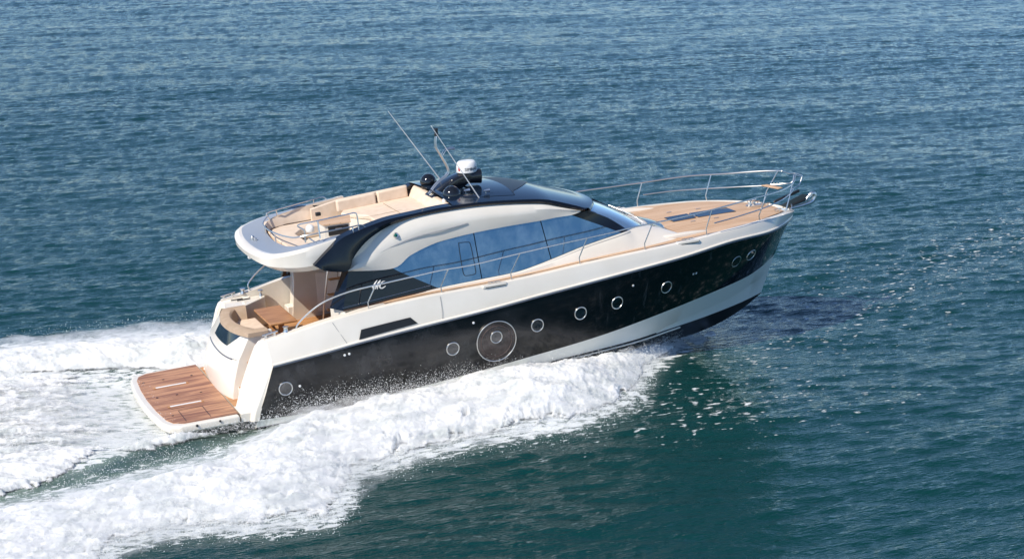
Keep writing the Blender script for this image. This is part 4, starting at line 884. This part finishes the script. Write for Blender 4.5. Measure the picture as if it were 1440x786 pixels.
# side spray off the quarter on to the platform edge
for s in (-1, 1):
    e = np.exp(-((FY + (n1 - .5) * .5 - s * (2.45 + .16 * np.maximum(0, 1.5 - FX))) / .26) ** 2) * sm(3.2, 2.2, FX) * sm(-2.5, .0, FX)
    H = np.maximum(H, np.where(e > .15, e * (.11 + .4 * (n1 - .5) + .3 * (nst - .5)) + (n2 - .55) * .07 + (n3 - .5) * .06 - .05, -1))
base = dents(FX, FY)
wz = waves(FX, FY) * calm(FX, FY)
Zf = base + wz + H
# keep the foam out of the hull and below the platform
hullw = np.interp(FX, [1.9, 8, 10.5, 12.6, 14.3, 15.2], [2.18, 2.12, 1.85, 1.35, .7, .0])
inh = (np.abs(FY) < hullw) & (FX > 1.9)
inpl = (np.abs(FY) < 2.3) & (FX > -.25) & (FX <= 2.1)
Zf = np.where(inpl, np.minimum(Zf, -.16), Zf); H = np.where(inh, -1, H)
kq = (H[:-1, :-1] > -.06) | (H[1:, 1:] > -.06)
cov = sm(-.07, .13, H) * (1 - .40 * sm(2.5, .5, FX) * sm(4.2, 2., np.abs(FY)))
mef, usedf = grid_mesh('wake_foam', FX, FY, np.maximum(Zf, base + wz - .12), kq)
ca = mef.attributes.new('cover', 'FLOAT', 'POINT'); ca.data.foreach_set('value', cov.ravel()[usedf].astype(np.float32))
mef.materials.append(FOAM)
foam = link('wake_foam', mef, None, None, False)
tag(foam, 'white churned foam of the bow wash and stern wake around the yacht', 'foam', kind='stuff')
m = FOAM
fb = N(m, 'ShaderNodeTexNoise'); fb.inputs['Scale'].default_value = 14.; fb.inputs['Detail'].default_value = 5; fb.inputs['Roughness'].default_value = .7; L(m, coords(m), fb.inputs['Vector'])
bpf = N(m, 'ShaderNodeBump'); bpf.inputs['Distance'].default_value = .03; bpf.inputs['Strength'].default_value = .6; L(m, fb.outputs['Fac'], bpf.inputs['Height']); L(m, bpf.outputs[0], B(m).inputs['Normal'])

cv = N(m, 'ShaderNodeAttribute'); cv.attribute_name = 'cover'
ln_ = N(m, 'ShaderNodeTexNoise'); ln_.inputs['Scale'].default_value = 2.6; ln_.inputs['Detail'].default_value = 9; ln_.inputs['Roughness'].default_value = .72; ln_.inputs['Distortion'].default_value = .5
L(m, coords(m, (.75, 1.5, 1), (0, 0, R(-18))), ln_.inputs['Vector'])
al = N(m, 'ShaderNodeMath', operation='MULTIPLY_ADD'); al.inputs[1].default_value = .95; al.inputs[2].default_value = -.02; L(m, cv.outputs['Fac'], al.inputs[0])
as_ = N(m, 'ShaderNodeMath', operation='SUBTRACT'); L(m, al.outputs[0], as_.inputs[0]); L(m, ln_.outputs['Fac'], as_.inputs[1])
aa = N(m, 'ShaderNodeMath', operation='MULTIPLY_ADD', use_clamp=True); aa.inputs[1].default_value = 5.; aa.inputs[2].default_value = .5; L(m, as_.outputs[0], aa.inputs[0]); L(m, aa.outputs[0], B(m).inputs['Alpha'])

# ------------------------------------------------------------------ low mist blown off the wash
def mist(side, x0, x1):
    nx_, nu_ = 90, 14; rows_t = []; rows_b = []
    for i in range(nx_ + 1):
        x = x0 + (x1 - x0) * i / nx_; hh_ = np.interp(x, AX, AH); ai = np.interp(x, AX, AI); ao = float(np.mean([np.interp(x + q_, AX, AO) for q_ in np.linspace(-1.3, 1.3, 9)]))
        if side > 0: ai, ao = (max(2.35, -ai - 1.5) if x < 2.5 else -ai - .3), float(np.interp(x, APX, APY)) - .2
        rt = []; rb = []; endf = min(1, (i + .02) / 6, (nx_ - i + .02) / 10)
        for k in range(nu_ + 1):
            u = -.02 + 1.16 * k / nu_; y = ai + (ao - ai) * u; pr = max(0, math.sin(math.pi * min(1, max(0, (u + .10) / 1.26)))) ** .7
            wob = .72 + .55 * float(vnoise(np.array([x * 1.7 + 40]), np.array([y * 1.7 + 9]), 5)[0])
            rt.append(Vector((x, y, .0 + (hh_ * .8 + .26) * pr * endf * wob))); rb.append(Vector((x, y, -.12)))
        rows_t.append(rt); rows_b.append(rb)
    b = MB().loft(rows_t).loft([r[::-1] for r in rows_b])
    b.loft([[r[0] for r in rows_t], [r[0] for r in rows_b]]).loft([[r[-1] for r in rows_t], [r[-1] for r in rows_b]])
    b.loft([rows_t[0], rows_b[0]]).loft([rows_t[-1], rows_b[-1]])
    return b
MIST = bpy.data.materials.new('blown_spray_mist'); MIST.use_nodes = True; m = MIST
m.node_tree.nodes.remove(m.node_tree.nodes['Principled BSDF'])
pv = N(m, 'ShaderNodeVolumePrincipled'); pv.inputs['Color'].default_value = (.98, .98, .98, 1); pv.inputs['Anisotropy'].default_value = .2
tn = N(m, 'ShaderNodeTexNoise'); tn.inputs['Scale'].default_value = 3.0; tn.inputs['Detail'].default_value = 6; tn.inputs['Roughness'].default_value = .72
L(m, coords(m, (.6, 1.5, 1.6), (0, 0, R(-32))), tn.inputs['Vector'])
mr_ = N(m, 'ShaderNodeMapRange'); mr_.inputs['From Min'].default_value = .49; mr_.inputs['From Max'].default_value = .72; mr_.inputs['To Max'].default_value = 5.
L(m, tn.outputs['Fac'], mr_.inputs['Value']); L(m, mr_.outputs[0], pv.inputs['Density'])
L(m, pv.outputs[0], m.node_tree.nodes['Material Output'].inputs['Volume'])
def stern_mist():
    rows_t = []; rows_b = []
    for i in range(61):
        x = -7.8 + 7.7 * i / 60; h = 2.5 + .58 * max(0, -x); rt = []; rb = []
        for k in range(25):
            t = -1 + k / 12; y = h * t + .15; e = max(0., 1 - abs(t) ** 3) * min(1, (60 - i + .5) / 10, (i + .5) / 5)
            wob = .5 + .9 * float(vnoise(np.array([x * .8 + 3]), np.array([y * 2.4 + 70]), 8)[0]); rt.append(Vector((x, y, -.10 + (.10 + .22 * wob) * e))); rb.append(Vector((x, y, -.2)))
        rows_t.append(rt); rows_b.append(rb)
    return MB().loft(rows_t).loft([r[::-1] for r in rows_b]).loft([[r[0] for r in rows_t], [r[0] for r in rows_b]]).loft([[r[-1] for r in rows_t], [r[-1] for r in rows_b]]).loft([rows_t[0], rows_b[0]]).loft([rows_t[-1], rows_b[-1]])
tag(stern_mist().build('spray_mist', MIST, None), 'thin white mist trailing behind the swim platform', 'mist', kind='stuff')
for sd_, xa_, xb_, lb_ in ((-1, -7.5, 14.2, 'thin white mist blowing off the near bow wash'), (1, -7.5, 6.5, 'thin white mist blowing off the far side wash')):
    tag(mist(sd_, xa_, xb_).build('spray_mist', MIST, None), lb_, 'mist', kind='stuff')

# ------------------------------------------------------------------ flying spray
octa_v = np.array([(1, 0, 0), (-1, 0, 0), (0, 1, 0), (0, -1, 0), (0, 0, 1), (0, 0, -1)], np.float32)
octa_f = np.array([(0, 2, 4), (2, 1, 4), (1, 3, 4), (3, 0, 4), (2, 0, 5), (1, 2, 5), (3, 1, 5), (0, 3, 5)], np.int32)
P = []; Rr = []
def spray(n_, fx_, fy_, fz_, r0, r1):
    x = fx_(n_); y = fy_(n_, x); z = fz_(n_, x, y)
    P.append(np.stack([x, y, z], -1)); Rr.append(r0 + (r1 - r0) * rng.random(n_) ** 3)
# mist of drops between the wash and the hull side
spray(7500, lambda n_: 2.2 + 6.6 * rng.beta(1.6, 1.5, n_), lambda n_, x: -2.52 - .55 * rng.random(n_) ** 1.5, lambda n_, x, y: .18 + .035 * x + .75 * rng.beta(1.0, 3.8, n_), .003, .0085)
# drops thrown up from the crests
def crest(n_, x, side=-1):
    yi_ = np.interp(x, AX, AI); yo_ = np.interp(x, AX, AO); u = rng.random(n_)
    y = yi_ + (yo_ - yi_) * u
    return y if side < 0 else -y
spray(22000, lambda n_: -5 + 19 * rng.random(n_), lambda n_, x: crest(n_, x), lambda n_, x, y: np.interp(x, AX, AH) * .8 + .35 * rng.random(n_) ** 2, .005, .013)
spray(9000, lambda n_: -5 + 10 * rng.random(n_), lambda n_, x: np.interp(x, APX, APY) * rng.uniform(.5, .95, n_), lambda n_, x, y: np.interp(x, AX, AH) * .75 + .42 * rng.random(n_) ** 3, .004, .011)
# outer fringe
spray(26000, lambda n_: -5 + 17.5 * rng.random(n_), lambda n_, x: np.interp(x, AX, AO) + rng.normal(-.1, .34, n_) * np.clip((16 - x) / 5, .3, 1), lambda n_, x, y: .03 + .30 * rng.random(n_) ** 2, .005, .013)
spray(9000, lambda n_: 9.0 + 5.8 * rng.beta(1.3, 2., n_), lambda n_, x: np.interp(x, AX, AI) - .1 - rng.random(n_) * (np.abs(np.interp(x, AX, AO) - np.interp(x, AX, AI)) * 1.1), lambda n_, x, y: .08 + .5 * rng.beta(1.2, 2.5, n_) * np.clip((15.2 - x) / 3, .2, 1), .004, .012)
# behind the platform
spray(9000, lambda n_: -5 + 5.2 * rng.random(n_), lambda n_, x: rng.uniform(-4.2, 3.6, n_), lambda n_, x, y: .02 + .22 * rng.random(n_) ** 2, .004, .012)
spray(2500, lambda n_: -1 + 3.6 * rng.random(n_), lambda n_, x: -2.45 - .25 * rng.random(n_) - .1 * np.maximum(0, 1.5 - x), lambda n_, x, y: .0 + .22 * rng.random(n_) ** 2, .004, .012)
P = np.concatenate(P).astype(np.float32); Rr = np.concatenate(Rr).astype(np.float32)
V = (P[:, None, :] + octa_v[None] * Rr[:, None, None]).reshape(-1, 3)
Fc = (octa_f[None] + (np.arange(len(P)) * 6)[:, None, None]).reshape(-1, 3).astype(np.int32)
ms = bpy.data.meshes.new('flying_spray'); ms.vertices.add(len(V)); ms.vertices.foreach_set('co', V.ravel())
ms.loops.add(Fc.size); ms.loops.foreach_set('vertex_index', Fc.ravel()); ms.polygons.add(len(Fc)); ms.polygons.foreach_set('loop_start', np.arange(0, Fc.size, 3, dtype=np.int32))
ms.update(calc_edges=True); ms.materials.append(mat('spray_drops', (.85, .87, .88), .5))
spr = link('flying_spray', ms, None, None, False)
tag(spr, 'fine white spray drops flying along the yacht side and over the wash', 'spray', kind='stuff')
